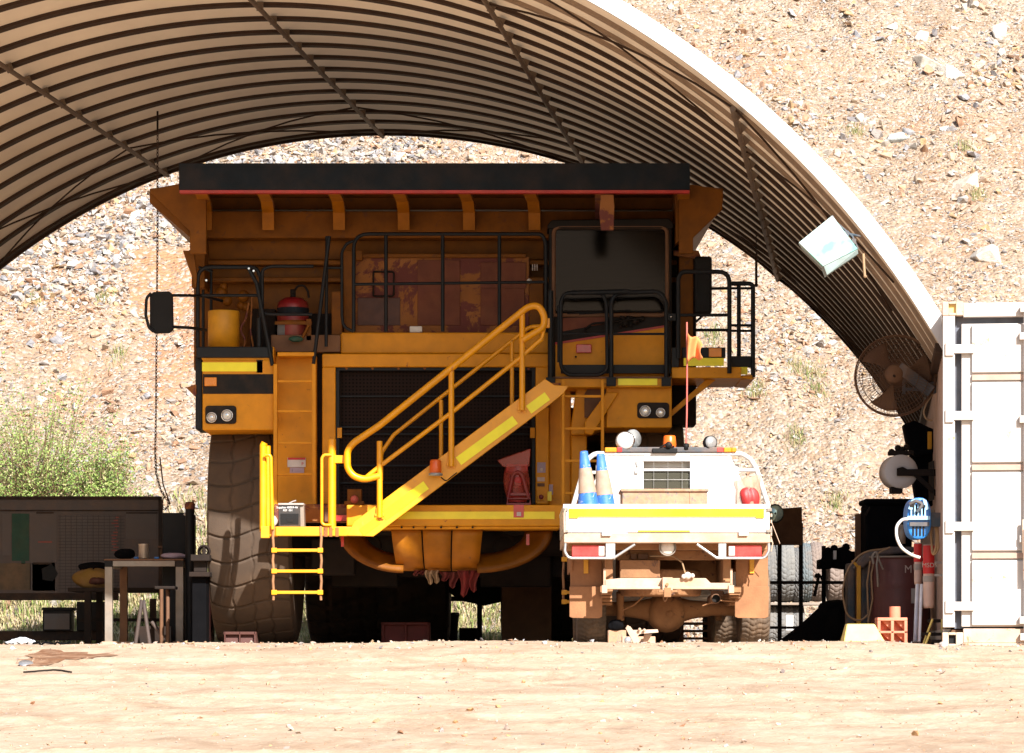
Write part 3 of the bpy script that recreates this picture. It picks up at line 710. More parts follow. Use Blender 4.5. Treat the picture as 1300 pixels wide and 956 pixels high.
# --- shipping container (corner at its front left bottom corner)
yaw = math.atan2(-1.49, YF-YN)
def container(x, y, z, label, detail=True):
    H = 2.896; W = 2.44; Lc = 12.19
    t = thing('shipping_container', label, 'container', (x,y,z)); o3 = Vector((x,y,z))
    def B(mb, *a): 
        return mb.box(a[0]+x,a[1]+x,a[2]+y,a[3]+y,a[4]+z,a[5]+z)
    # frame: four corner posts, rails
    mb = MB()
    for px_ in (0, W-.10):
        B(mb, px_, px_+.10, 0, .12, .16, H-.12); B(mb, px_, px_+.10, Lc-.12, Lc, .16, H-.12)
    B(mb, .17, W-.17, .01, .11, H-.13, H-.012); sill = MB(); sill.box(x+.17,x+W-.17,y+.01,y+.10,z+.03,z+.15); sill.build('door_sill', 'container_frame', t, bevel=.006)
    B(mb, 0.005,.07,.16,Lc-.16,.03,.15); B(mb, W-.07,W-.005,.16,Lc-.16,.03,.15); B(mb, 0.005,.07,.16,Lc-.16,H-.1,H-.01); B(mb, W-.07,W-.005,.16,Lc-.16,H-.1,H-.01)
    mb.build('frame', 'container_white', t, bevel=.006)
    # corner castings with their oval holes
    for cx_ in (0, W-.165):
        for cz_ in (0, H-.118):
            for cy_ in (0, Lc-.16):
                mb = MB(); a = x+cx_-.004; 
                # ring plate front, made from 4 bars round the hole
                mb.box(a,a+.052,y+cy_-.004,y+cy_+.16,z+cz_,z+cz_+.118); mb.box(a+.112,a+.172,y+cy_-.004,y+cy_+.16,z+cz_,z+cz_+.118)
                mb.box(a+.052,a+.112,y+cy_-.004,y+cy_+.16,z+cz_,z+cz_+.022); mb.box(a+.052,a+.112,y+cy_-.004,y+cy_+.16,z+cz_+.096,z+cz_+.118)
                c_ = mb.build('corner_casting', 'container_frame', t, bevel=.006)
                mb = MB(); mb.box(a+.05,a+.114,y+cy_+.035,y+cy_+.12,z+cz_+.02,z+cz_+.098); mb.build('hole', 'chock_yellow' if cz_ > 1 and cx_ == 0 else 'panel_black', c_)
    # corrugated sides, roof
    for sx_ in (.02, W-.05):
        mb = MB(); n = 44; pts = []
        for i in range(n):
            y0 = .14+(Lc-.28)*i/n; w = (Lc-.28)/n
            for tt, d in ((0,0),(.32,0),(.5,.03),(.82,.03)): pts.append((y0+w*tt, d))
        pts.append((Lc-.14,0)); s = 1 if sx_ < 1 else 0
        vs = [(x+sx_+ (d if s else .03-d), y+yy, z+zz) for zz in (.15,H-.1) for (yy,d) in pts]; k = len(pts)
        mb.add(vs, [(i+1,i,k+i,k+i+1) for i in range(k-1)]); mb.build('side_wall', 'container_side', t)
    mb = MB(); B(mb, .07, W-.07, .13, Lc-.13, H-.06, H-.035); mb.build('roof', 'container_white', t)
    mb = MB(); B(mb, .07, W-.07, .13, Lc-.13, .10, .14); mb.build('floor', 'brown_metal', t)
    mb = MB(); B(mb, .10, W-.10, Lc-.09, Lc-.05, .15, H-.12); mb.build('rear_wall', 'container_side', t)
    # header gap and doors
    mb = MB(); B(mb, .10, W-.10, .115, .13, .15, H-.12); mb.build('door_gasket', 'gasket', t)
    for dn, (d0, d1) in enumerate(((.155, 1.205),(1.235, W-.155))):
        mb = MB(); B(mb, d0, d1, .035, .10, .165, H-.185)
        dr = mb.build('door', 'container_white', t, bevel=.008)
        # sunken horizontal channels: ribs either side stand proud
        mb = MB(); zs = [.165,.72,.78,1.46,1.52,2.215,2.27,H-.185]
        for (a,b_) in ((.165,.735),(.79,1.475),(1.53,2.23),(2.285,H-.185)):
            B(mb, d0+.085, d1-.10, .002, .033, a+.012, b_-.012)
        mb.build('door_panel', 'container_white', dr, bevel=.010)
        for zz in (.735,1.475,2.23):
            mb = MB(); B(mb, d0+.088, d1-.103, .003, .0335, zz+.004, zz+.050); mb.build('channel', 'container_side', dr)  # beige colour stands in for shade on the downward-facing channels
        for lx_ in ((d0+.53, d0+.88) if dn == 0 else (d0+.19, d0+.56)):
            mb = MB(); mb.cyl((x+lx_,y-.035,z+.06),(x+lx_,y-.035,z+H-.06), .017, 12)
            for zz in (.22,.9,1.9,H-.3): B(mb, lx_-.05, lx_+.05, -.05, .0, zz-.03, zz+.03)
            B(mb, lx_-.045, lx_+.045, -.055,.0, .05,.11); B(mb, lx_-.045, lx_+.045, -.055,.0, H-.10,H-.05)
            rod = mb.build('lock_rod', 'container_white', dr, bevel=.003)
            mb = MB(); B(mb, lx_-.03, lx_+.03, -.075,-.052, .78,1.06); B(mb, lx_-.02, lx_+.02, -.09,-.075, .55,.98)
            mb.build('lock_handle', 'container_frame', rod, bevel=.004)
        hx = d0 if dn == 0 else d1
        for zz in (.33,.95,1.0,1.93,2.49):
            if zz in (.95,): continue
            mb = MB(); a = -.155 if dn == 0 else 0
            B(mb, hx+a+.05, hx+a+.26 if dn==0 else hx+.12, -.016, .03, zz-.03, zz+.045); B(mb, (.02 if dn==0 else W-.09), (.09 if dn==0 else W-.02), -.022,.02, zz-.05,zz+.06)
            mb.build('hinge', 'container_white', dr, bevel=.005)
    mb = MB(); B(mb, .19, .9, .0,.03,-.0,.028); B(mb, 1.4,2.2, .0,.03,-.0,.028); mb.build('fork_pocket_lip', 'container_frame', t)
    return t
cont = container(wx(1197,25.8), 25.8, -.018, 'white shipping container with closed doors at the right edge under the shelter foot')
cont.rotation_euler = (0,0,yaw)
# its twin carries the other foot of the arch, outside the frame
c2 = dup(cont, (arch(-TH,YN).x-2.44-.1, 26.1, -.018), yaw, 'white shipping container carrying the left foot of the shelter, beyond the frame')
# ================================================================== HAUL TRUCK
TR = thing('haul_truck', 'huge orange yellow mining haul truck with black canopy edge parked nose out', 'haul truck', (wx(560,34), 34, 0))
def part(mb, name, m, parent=None, **k): return mb.build(name, m, parent or TR, **k)
D0 = 31.6
# --- dump body: canopy lip, sloping underside, ribs, side wings, box behind
part(MB().pb(227,207,876,241,D0,.10), 'canopy_edge', 'plate_navy', bevel=.01)
part(MB().pb(228,241.4,875.5,245,D0+.005,.09), 'canopy_stripe', 'band_red')
mb = MB()
yb = 33.2
mb.prism([P(229,225,D0+.11), P(229,229,D0+.11), Vector((wx(229,D0+.03), yb+.2, wz(244,yb))), Vector((wx(229,D0+.03), yb+.2, wz(238,yb)))], (wx(874,D0+.03)-wx(229,D0+.03),0,0))
mb.pb(246,232,876,266,33.45,.1)
mb.box(wx(229,D0), wx(874,D0), D0+.10, 37.0, wz(214,D0), wz(218,D0))
part(mb, 'canopy_roof', 'truck_paint_shaded', bevel=.01)
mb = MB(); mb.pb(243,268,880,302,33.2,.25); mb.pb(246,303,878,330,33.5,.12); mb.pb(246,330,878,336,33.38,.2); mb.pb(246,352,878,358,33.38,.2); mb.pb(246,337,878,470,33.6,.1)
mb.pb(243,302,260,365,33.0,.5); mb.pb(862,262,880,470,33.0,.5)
part(mb, 'headboard', 'truck_paint_shaded', bevel=.012)
for i, bx in enumerate((262,341,431,513,596,679,763,868)):
    mb = MB(); w = 7.5
    sh = -10 if bx < 700 else 0
    x0 = wx(bx+sh,D0)
    # curved rib: from the lip down the underside to the headboard
    prof_ = [(D0+.06,246),(D0+.5,247),(D0+1.1,256),(32.95,270),(33.0,292 if bx<760 or bx>800 else 296),(33.19,292),(33.19,262),(D0+.9,246.5),(D0+.06,245.6)]
    pts = [Vector((0, d, wz(yy, min(d,33.19)))) for d,yy in prof_]
    n = len(pts); vs = []
    for s in (-1,1):
        for p in pts:
            k = (p.y-D0)/1.6
            vs.append((wx(bx+sh*(1-min(1,k*1.1)), p.y)+s*w*33/F, p.y, p.z))
    fs = [tuple(range(n))[::-1], tuple(range(n,2*n))]+[(i_, (i_+1)%n, (i_+1)%n+n, i_+n) for i_ in range(n)]
    mb.add(vs, fs); part(mb, 'canopy_rib', 'rust' if bx == 763 else 'truck_paint_half_shaded', bevel=.008)
# rust coloured hanging flap at the rib over the cab
part(MB().pp([(763,247),(779,247),(780,262),(779,292),(763,292),(761,270)], D0+.05, .05), 'rib_cover', 'rust', bevel=.006)
# side wings (body sides flare outwards above the wheels)
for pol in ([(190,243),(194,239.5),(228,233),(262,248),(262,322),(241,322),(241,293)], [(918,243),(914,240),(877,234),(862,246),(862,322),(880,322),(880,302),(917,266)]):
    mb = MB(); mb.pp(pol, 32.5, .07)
    part(mb, 'body_wing', 'truck_paint_shaded', bevel=.01)
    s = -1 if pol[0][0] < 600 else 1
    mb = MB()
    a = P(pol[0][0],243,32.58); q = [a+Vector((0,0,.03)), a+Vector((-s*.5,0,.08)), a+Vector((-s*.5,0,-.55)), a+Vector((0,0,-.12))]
    mb.prism(q, (0, 8.0, .2)); part(mb, 'body_side', 'truck_paint_shaded')
for pol in ([(232,318),(246,318),(250,350),(249,366),(244,352),(238,336)],):
    part(MB().pp(pol, 32.7, .08), 'wing_gusset', 'truck_paint_shaded', bevel=.006)
# body floor running back and down to the tail
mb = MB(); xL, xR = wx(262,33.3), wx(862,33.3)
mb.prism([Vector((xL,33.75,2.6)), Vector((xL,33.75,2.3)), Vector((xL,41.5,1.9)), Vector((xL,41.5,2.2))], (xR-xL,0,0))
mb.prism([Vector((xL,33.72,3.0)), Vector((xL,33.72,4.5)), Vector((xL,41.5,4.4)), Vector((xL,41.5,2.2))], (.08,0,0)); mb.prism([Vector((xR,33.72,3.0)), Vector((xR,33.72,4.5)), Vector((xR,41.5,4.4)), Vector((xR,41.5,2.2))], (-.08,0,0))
part(mb, 'body_floor', 'truck_paint_shaded')

# --- chassis rails, axle, bulk under and behind the bonnet
mb = MB()
mb.box(-1.6,-1.2,33.6,41.0,1.2,1.75); mb.box(-.1,.3,33.6,41.0,1.2,1.75)
mb.pb(440,472,690,640,33.3,2.2)
mb.pb(352,452,402,470,33.1,1.2); 
mb.box(-2.2,1.0,34.4,34.9,.75,1.2)
part(mb, 'chassis', 'dark_metal', bevel=.02)
mb = MB(); mb.cyl((-2.3,38.4,1.2),(1.6,38.4,1.2),.42,20); mb.ball((-.35,38.4,1.2),.72); part(mb, 'rear_axle', 'dark_metal')
mb = MB(); mb.cyl((wx(372,34.2),34.2,1.15),(wx(800,34.2),34.2,1.15),.17,14)
mb.cyl((wx(400,34),34.0,1.2),(wx(400,34),34.2,2.4),.16,14); mb.cyl((wx(725,34),34.0,1.2),(wx(725,34),34.2,2.4),.16,14)
part(mb, 'front_axle', 'dark_metal')
for q_ in ((420,690,505,745,34.3,.3),(610,700,700,745,34.3,.3),(395,684,450,730,33.6,.3)): part(MB().pb(*q_), 'underbody_plate', 'dark_metal', bevel=.02)

# --- wheels
def tyre_mesh(name, R, Wd, rim, m, pitch, depth, gw, wave, longs, seg=420, ac=44, sidewall=.16, parent=None, loc=None, waves=1.0, chev=0):
    prof_ = []
    c = .10*Wd
    V = []; 
    us = np.linspace(-1,1,ac)
    th = np.linspace(0, 2*np.pi, seg, endpoint=False)
    U, T = np.meshgrid(us, th)
    crown = R-.035*R*np.abs(U)**3*1.2
    s = T*R
    npitch = round(2*np.pi*R/pitch); pt_ = 2*np.pi*R/npitch
    ph_ = (s+wave*np.sin(U*np.pi*waves)+chev*np.abs(U))/pt_
    fr = np.abs(ph_-np.round(ph_))*pt_
    groove = np.clip(1-fr/gw, 0, 1)
    for lo in longs: groove = np.maximum(groove, np.clip(1-np.abs(U-lo-.03*np.sin(T*npitch))/(gw*.8/Wd*2),0,1)*.45)
    r = crown-depth*np.minimum(groove*1.8,1)
    X_ = U*Wd/2
    ring = np.stack([X_, -np.sin(T)*r, np.cos(T)*r], -1)
    # sidewalls
    def side(sg, e):
        out = []
        for k_, (fx, fr_) in enumerate(((1.0,.965),(1.05,.90),(1.06,.80),(1.0,(rim/R+.12)),(.86,rim/R))):
            rr = np.full(seg, R*fr_)
            if k_ == 0: rr = r[:,e]*.985
            out.append(np.stack([np.full(seg, sg*fx*Wd/2), -np.sin(th)*rr, np.cos(th)*rr], -1))
        return np.stack(out, 1)
    A = side(-1,0)[:,::-1]; Bs = side(1,-1)
    G = np.concatenate([A, ring, Bs], 1); n = G.shape[1]
    i, j = np.meshgrid(np.arange(n-1), np.arange(seg)); a = (j*n+i).ravel(); j2 = ((j+1)%seg*n+i).ravel()
    o = np_mesh(name, G.reshape(-1,3), np.stack([a, j2, j2+1, a+1], -1), m, smooth=True)
    return o
def wheel(root, x, y, R, Wd, rim, rubber, rimm, src=None, **kw):
    off = world_off(root)
    if src is None:
        t = tyre_mesh('tyre', R, Wd, rim, rubber, **kw)
        mb = MB(); pr = [(rim*1.0,-Wd*.43),(rim*.96,-Wd*.40),(rim*.92,-Wd*.2),(rim*.35,-Wd*.12),(rim*.3,-Wd*.3),(0,-Wd*.3)]
        mb.v = []; mb.lathe(pr, (0,0,0), (1,0,0), 32); mb.lathe([(r_,-h_) for r_,h_ in pr], (0,0,0), (1,0,0), 32)
        for k in range(10):
            a = k*math.pi/5
            for s in (-1,1): mb.cyl((s*Wd*.15, math.cos(a)*rim*.6, math.sin(a)*rim*.6), (s*Wd*.19, math.cos(a)*rim*.6, math.sin(a)*rim*.6), rim*.05, 6)
        w = mb.build('wheel', rimm, origin=(0,0,0)); t.parent = w
    else:
        w = src.copy(); COL.objects.link(w)
        for ch in src.children: c = ch.copy(); COL.objects.link(c); c.parent = w
    w.parent = root; w.location = Vector((x,y,R-.02))-off; w['_off'] = (x,y,R-.02)
    return w
TW = .86; TRD = 1.36
w1 = wheel(TR, wx(266,33.5)+TW/2*1.07, 34.35, TRD, TW, .68, 'rubber_dusty', 'truck_paint_shaded', pitch=.285, depth=.030, gw=.016, wave=.060, longs=(-.42,.10,.52), seg=900, ac=84, waves=.9)
wheel(TR, wx(866,33.5)-TW/2, 34.35, TRD, TW, .68, None, None, src=w1)
w2 = wheel(TR, wx(388,37.2)+.43, 38.4, TRD, TW, .68, 'rubber_dark', 'truck_paint_shaded', pitch=.30, depth=.04, gw=.022, wave=.075, longs=(-.38,.12,.55), seg=300, ac=30, waves=.9)
for xx in (wx(476,37.2)+.43, wx(638,37.2)+.43, wx(730,37.2)+.43): wheel(TR, xx, 38.4, TRD, TW, .68, None, None, src=w2)

# --- left fender block with light cluster
DF = 32.7
mb = MB(); mb.pb(257,457,348,546,DF,.9); mb.pp([(252,445),(262,440),(348,440),(348,458),(257,458)], DF+.01,.88)
part(mb, 'fender', 'truck_paint', bevel=.012)
part(MB().pb(257.5,475,348.2,500,DF-.006,.01), 'fender_band', 'panel_black')
part(MB().pb(249,440,346,454,DF-.03,.9), 'deck_edge', 'black_steel', bevel=.01)
part(MB().pb(248,452,257,545,DF+.1,.6), 'mud_rail', 'black_steel', bevel=.01)
part(MB().pp([(236,492),(250,487),(252,500),(247,503)], DF+.1,.2), 'side_lug', 'rust', bevel=.01)
part(MB().pb(256.5,460,326,471.5,DF-.008,.008), 'reflector_strip', 'reflective_yellow')
part(MB().pb(259.5,479,275,490,DF-.030,.03), 'indicator_lamp', 'amber', bevel=.006)
def lamp_cluster(x0,y0,x1,y1,D,lamps):
    mb = MB(); cx_=(x0+x1)/2; 
    r_ = 4; pol = []
    for (ax,ay,s0) in ((x1-r_,y0+r_,-90),(x1-r_,y1-r_,0),(x0+r_,y1-r_,90),(x0+r_,y0+r_,180)):
        for k in range(5):
            a = math.radians(s0+k*22.5); pol.append((ax+r_*math.cos(a), ay+r_*math.sin(a)))
    mb.pp(pol, D-.02, .02); c = part(mb, 'headlight_panel', 'panel_black', bevel=.004)
    for (lx,ly,lr,lens) in lamps:
        p = P(lx,ly,D-.02); r_w = lr*D/F
        mb = MB(); mb.lathe([(0,.012),(r_w*.4,.028),(r_w*.8,.022),(r_w*.86,.0)], p, (0,-1,0), 20)
        hl = mb.build('headlight', lens, c)
        mb = MB(); mb.lathe([(r_w*.84,0),(r_w*.86,.03),(r_w,.03),(r_w*1.04,.0)], p, (0,-1,0), 20); mb.lathe([(0,.032),(r_w*.3,.03)], p, (0,-1,0), 12); mb.build('bezel', 'chrome', c)
lamp_cluster(260.5,515,300,538,DF,[(269,530,6.6,'clear_lens'),(288.5,527.5,7.6,'lamp_glass')])

# --- fixed ladder left, body panel behind it
mb = MB(); mb.pb(352,447,399,452,32.65,.5); mb.pb(350,452,402,640,32.95,.2); part(mb, 'access_panel', 'truck_paint', bevel=.008)
def ladder(x0, x1, y0, y1, D, rungs, m='truck_paint', w=5):
    mb = MB(); mb.pb(x0,y0,x0+w,y1,D,.07); mb.pb(x1-w,y0,x1,y1,D,.07); l = part(mb, 'ladder', m, bevel=.006)
    for ry in rungs:
        mb = MB(); mb.pb(x0+w,ry-1.6,x1-w,ry+1.6,D+.015,.045); mb.build('rung', m, l, bevel=.004)
    return l
ladder(347,401,462,648,32.62,(484,522,562,602,640))
part(MB().pb(365,581,388,593,32.93,.01), 'decal', 'label_white'); part(MB().pb(365.5,581,387.5,583.5,32.92,.01), 'decal', 'red_label'); part(MB().pb(368,593.5,386,601,32.93,.01), 'decal', 'label_mauve')
text('P', P(384,589,32.915), .045, 'red_label', TR); text('i', P(371,597,32.92), .05, 'text_black', TR)
mb = MB(); mb.pb(344,425,432,447,32.9,.6); part(mb, 'deck_step', 'brown_metal', bevel=.01)

# --- bonnet and radiator surround
mb = MB(); mb.pb(432,422,697,449,33.0,1.6); part(mb, 'bonnet', 'truck_paint', bevel=.015)
DG = 32.85
mb = MB(); mb.pb(409,449,697,466,DG,.35); mb.pb(409,466,426,640,DG,.3); mb.pb(680,466,697,640,DG,.3); part(mb, 'radiator_surround', 'truck_paint', bevel=.012)
part(MB().pb(400,449,409,640,DG+.2,.3), 'gap_filler', 'dark_metal')  # dark filler added to close the see-through gap beside the radiator
part(MB().pb(426,466,680,640,DG+.16,.05), 'radiator_screen', 'grille_mesh')
mb = MB(); mb.pb(426,465.6,680,470.5,DG+.05,.1); mb.pb(426,470,431,640,DG+.05,.1); mb.pb(675,470,680,640,DG+.05,.1)
for yy in (502,541,550,590,612): mb.pb(431,yy,675,yy+2.2,DG+.12,.03)
part(mb, 'screen_frame', 'black_steel', bevel=.004)
for i in range(8):
    p = P(440+i*33,468,DG+.045); part(MB().cyl(p, p+Vector((0,-.012,0)), .014, 6), 'bolt', 'rust')
part(MB().pb(428,543,434,556,DG+.03,.05), 'latch', 'truck_paint', bevel=.004); part(MB().pb(673,543,679,556,DG+.03,.05), 'latch', 'truck_paint', bevel=.004)
part(MB().pb(520,414,536,422,33.05,.12), 'filler_cap', 'label_white', bevel=.01)

# --- rusty equipment box behind the bonnet railing
mb = MB(); mb.pb(450,326,672,424,33.3,.3)
rb = part(mb, 'equipment_housing', 'rust', bevel=.012)
mb = MB(); mb.pb(436,318,450,424,33.2,.3); mb.pb(452,317,460,330,33.2,.2); mb.pb(450,322,668,327,33.25,.12); mb.pb(672,352,690,424,33.3,.3); part(mb, 'housing_post', 'truck_paint_shaded', bevel=.008)
mat('primer_red', (.15,.042,.022), .8, dirt=.25, dcol=(.25,.10,.05), dscale=4); mat('primer_mauve', (.10,.055,.05), .8, dirt=.25, dcol=(.2,.09,.05), dscale=5)
for (a,b_,c_,d_,m_) in ((454,378,508,413,'primer_mauve'),(530,330,584,413,'primer_red'),(610,333,668,366,'primer_red'),(610,366,666,413,'primer_red')):
    mb = MB(); mb.pb(a,b_,c_,d_,33.285,.02); mb.build('primer_panel', m_, rb, bevel=.006)
mb = MB(); mb.pt([(474,345,33.27),(500,345,33.27),(500,376,33.27),(474,376,33.27)],.010,6,bend=.03,closed=False); mb.pt([(474,376,33.27),(474,345,33.27)],.010,6); mb.build('pull_handle', 'dark_metal', rb)
part(MB().ball(P(672,357,33.2),.03,n=10), 'marker_lamp', 'lamp_glass')
text('III', P(679,340,33.28), .10, 'text_pale', rb)

# --- bonnet railing (thin black tube)
DR = 32.75
def rail(paths, r, D, bend=.12, name='guard_rail', m='black_steel', parent=None):
    mb = MB()
    for pth in paths: mb.pt([(a,b_,D) if not isinstance(D,(list,tuple)) else (a,b_,D[0]) for a,b_ in pth], r, 8, bend=bend)
    return part(mb, name, m, parent)
rail([[(449,421),(449,297),(689,297),(693,310),(693,421)]], .020, DR, .16)
for xx in (490,562,634): rail([[(xx,298),(xx,421)]], .020, DR, 0)
rail([[(449,361),(693,358)]], .016, DR, 0)
rail([[(449,421),(436,415),(434,400),(434,320),(440,309),(449,306)]], .016, DR, .1)

# --- left deck rails
rail([[(251,441),(251,339),(325,339),(331,352),(331,404)]], .022, DR, .14)
rail([[(251,375),(328,375)]], .016, DR, 0)
rail([[(398,338),(346,338),(333,341),(333,398),(346,399),(396,399)]], .018, DR-.04, .16)
rail([[(418,300),(398,462)]], .020, DR-.08, 0); rail([[(415,300),(414,440)]], .018, DR, 0)
rail([[(316,341),(326,360),(346,464)]], .022, DR-.08, .1)
rail([[(416,340),(436,340)]], .014, DR, 0); rail([[(329,404),(329,458)]], .026, DR, 0)
for q in ((258,341,258,441),(268,341,268,440)): rail([[(q[0],q[1]),(q[2],q[3])]], .016, DR+.45, 0)
rail([[(252,339),(270,345)],[(252,376),(270,378)]], .014, DR+.2, 0)
for (a,b_) in ((316,341),(322,344),(262,356)):
    p = P(a,b_,DR-.1); part(MB().cyl(p, p+Vector((0,-.01,0)),.012,6), 'bolt', 'chrome')
part(MB().pb(325,457,334,474,DR-.05,.08), 'rail_socket', 'black_steel', bevel=.006)
# yellow canister, valves and hoses on the left deck
mb = MB(); p = P(284,442,33.1); r_ = 20*33.1/F; h_ = 47*33.1/F
mb.lathe([(0,0),(r_,0),(r_,h_*.97),(r_*.96,h_),(0,h_)], p, (0,0,1), 24); part(mb, 'air_canister', 'canister_yellow')
mb = MB()
for (a,b_,r_) in ((281,372,.07),(288,382,.06),(309,376,.07),(306,388,.05),(312,390,.05),(284,364,.045)): mb.ball(P(a,b_,33.2), r_, n=10)
part(mb, 'valve_cluster', 'truck_paint_shaded')
mb = MB(); mb.pt([(316,385,33.1),(312,405,33.1),(304,418,33.1),(312,432,33.1),(309,444,33.1)],.012,6,bend=.1); mb.pt([(320,375,33.15),(318,420,33.15),(322,444,33.15)],.010,6,bend=.1); part(mb, 'hose', 'rust')
mb = MB(); mb.pb(318,392,350,442,33.45,.2); mb.pb(352,398,434,430,33.42,.2); part(mb, 'engine_bay_panel', 'dark_metal', bevel=.01)
part(MB().pb(421,370,434,425,33.0,.2), 'deck_post', 'truck_paint_shaded', bevel=.006)

# --- left mirror
mb = MB(); pol = [(190,374),(195,370.5),(214,369.5),(219,373),(220,418),(215,422.5),(196,423),(190,419)]
mb.pp(pol, 32.3, .07); mr = part(mb, 'mirror', 'black_plastic', bevel=.012)
mb = MB(); mb.pt([(192,372,32.27),(186,378,32.27),(185,400,32.27),(189,416,32.27),(195,421,32.27)], .016, 8, bend=.08)
mb.pt([(218,375,32.3),(240,375,32.45),(258,376,32.8),(282,382,33.1)],.016,8,bend=.05); mb.pt([(218,415,32.3),(240,416,32.45),(262,419,32.8)],.016,8,bend=.05); mb.build('mirror_arm', 'black_steel', mr)

# --- cab
DC = 32.75
mb = MB(); mb.pb(697,284,705,480,DC,.1); mb.pb(845,284,853,480,DC,.1); mb.pb(705,282,845,292,DC,.1)
mb.pp([(695,286),(700,279),(850,277),(855,284),(855,290),(695,290)], DC-.03, 1.7)
mb.pb(697,290,701,480,DC+.1,1.5); mb.pb(849,290,853,480,DC+.1,1.5); mb.pb(700,290,850,480,DC+1.62,.06); mb.pb(700,394,850,397,DC+.0,.1)
cab = part(mb, 'cab_frame', 'cab_black', bevel=.012)
mb = MB(); pol = rounded([Vector((a,0,b_)) for a,b_ in ((703,400),(703,288),(847,288),(847,400),(703,400))], 9)
mb.tube([P(v.x,v.z,DC-.01) for v in pol], .022, 8); mb.build('windscreen_seal', 'brown_metal', cab)
mb = MB(); mb.pb(705,290,845,395,DC+.03,.006); mb.build('windscreen', 'glass_dark', cab)
mb = MB(); mb.pb(725,345,765,396,DC+.9,.15); mb.pb(722,392,768,404,DC+.5,.5); mb.pb(790,350,822,396,DC+1.1,.12); mb.build('seat', 'seat_cloth', cab, bevel=.03)
mb = MB(); mb.pt([(730,380,DC+.45),(745,368,DC+.5),(775,372,DC+.5),(785,388,DC+.42),(765,396,DC+.4),(740,394,DC+.4),(730,380,DC+.45)],.018,8,bend=.05); mb.build('steering_wheel', 'black_plastic', cab)
mb = MB(); mb.pt([(735,399,DC-.03),(800,394,DC-.03)],.008,6); mb.pt([(720,398,DC-.03),(758,396,DC-.03)],.008,6); mb.build('wiper', 'black_plastic', cab)
# lower cab front: orange panel with black wedge and red stripe
mb = MB(); mb.pb(701,397,853,480,DC+.02,.08); lc = part(mb, 'cab_front_panel', 'truck_paint', bevel=.008)
mb = MB(); mb.pp([(703,398),(848,398),(850,412),(703,435)], DC+.008, .011); mb.build('black_wedge', 'cab_black', lc)
mb = MB(); mb.pp([(703,435),(850,412),(850,414.6),(703,437.8)], DC+.006, .013); mb.build('red_stripe', 'band_red', lc)
mb = MB(); mb.pp([(712,404),(768,402),(768,411),(712,421)], DC+.001, .006); mb.build('red_panel', 'primer_red', lc)
mb = MB(); mb.pb(731.5,437,751,448,DC-.025,.05); b1 = mb.build('tail_lamp', 'red_lens', lc, bevel=.008)
mb = MB(); mb.pt([(744,417,DC-.05),(752,411,DC-.05),(782,408,DC-.05),(815,404,DC-.05)],.012,6,bend=.05); mb.pt([(744,417,DC-.05),(742,423,DC-.02)],.012,6)
for k in range(14): mb.ball(P(786+rnd.uniform(0,36), 402+rnd.uniform(0,14), DC-.03), rnd.uniform(.015,.04), n=8)
mb.build('wiper_motor', 'cab_black', lc)
mb = MB(); mb.cyl(P(731,453,DC),P(731,453,DC-.02),.012,8); mb.build('bolt', 'dark_metal', lc)
# deck edge under the cab
mb = MB(); mb.pb(697,480,853,492,32.5,1.2); mb.pb(770,490,853,543,32.6,1.0); mb.pp([(732,492),(775,492),(775,540),(745,552),(725,552),(725,540)], 32.75,.5); mb.pp([(742,536),(770,498),(786,498),(752,552),(742,550)], 32.55,.15)
mb.pb(697,492,725,650,33.0,.3); mb.pb(725,552,745,650,32.9,.3); part(mb, 'cab_deck', 'truck_paint', bevel=.012)
part(MB().pb(697,478,853,480.5,32.48,1.2), 'deck_plate', 'brown_metal')
part(MB().pb(712,463,852,474,32.58,.05), 'kick_plate', 'black_steel', bevel=.004)
part(MB().pb(784.5,479,834.5,489,32.49,.008), 'reflector_strip', 'reflective_yellow')
part(MB().pb(697,486,712,491,32.3,.05), 'deck_lip', 'rust', bevel=.003)
lamp_cluster(809,511,849.5,531,32.6,[(819,522,7.2,'lamp_glass'),(838.5,524,6,'clear_lens')])
part(MB().pp([(746,494),(772,494),(778,500),(778,516),(764,530),(742,530),(742,500)],32.72,.02), 'access_hole', 'brown_metal')
part(MB().pb(690,296,862,478,33.42,.05), 'cab_shade_sheet', 'dark_metal')  # dark sheet added to stand in for the deep shade behind the cab
# cab guard rails
DK = 32.46
rail([[(699,486),(699,369)]], .030, DK, 0); rail([[(709,388),(709,460)]], .014, DK, 0)
rail([[(712,455),(712,385),(716,372),(765,372),(770,385),(771,470),(760,476),(720,476),(712,466),(712,455)]], .020, DK, .12)
rail([[(776,489),(776,372),(838,370),(846,384),(846,485)]], .024, DK, .14); rail([[(710,424),(770,424)],[(777,424),(845,424)]], .013, DK, 0)
rail([[(725,372),(800,370)]], .026, DK-.03, 0)
for xx in (699,776,846,): part(MB().pb(xx-6,479,xx+6,490,DK-.03,.06), 'rail_socket', 'black_steel', bevel=.004)
ladder(713,767,482,650,32.35,(503,544,585,626),w=4)
part(MB().pb(848,398,858,407,DK-.03,.05), 'rail_bracket', 'black_steel', bevel=.004); part(MB().ball(P(852,402,DK-.05),.012,n=8), 'bolt', 'chrome')

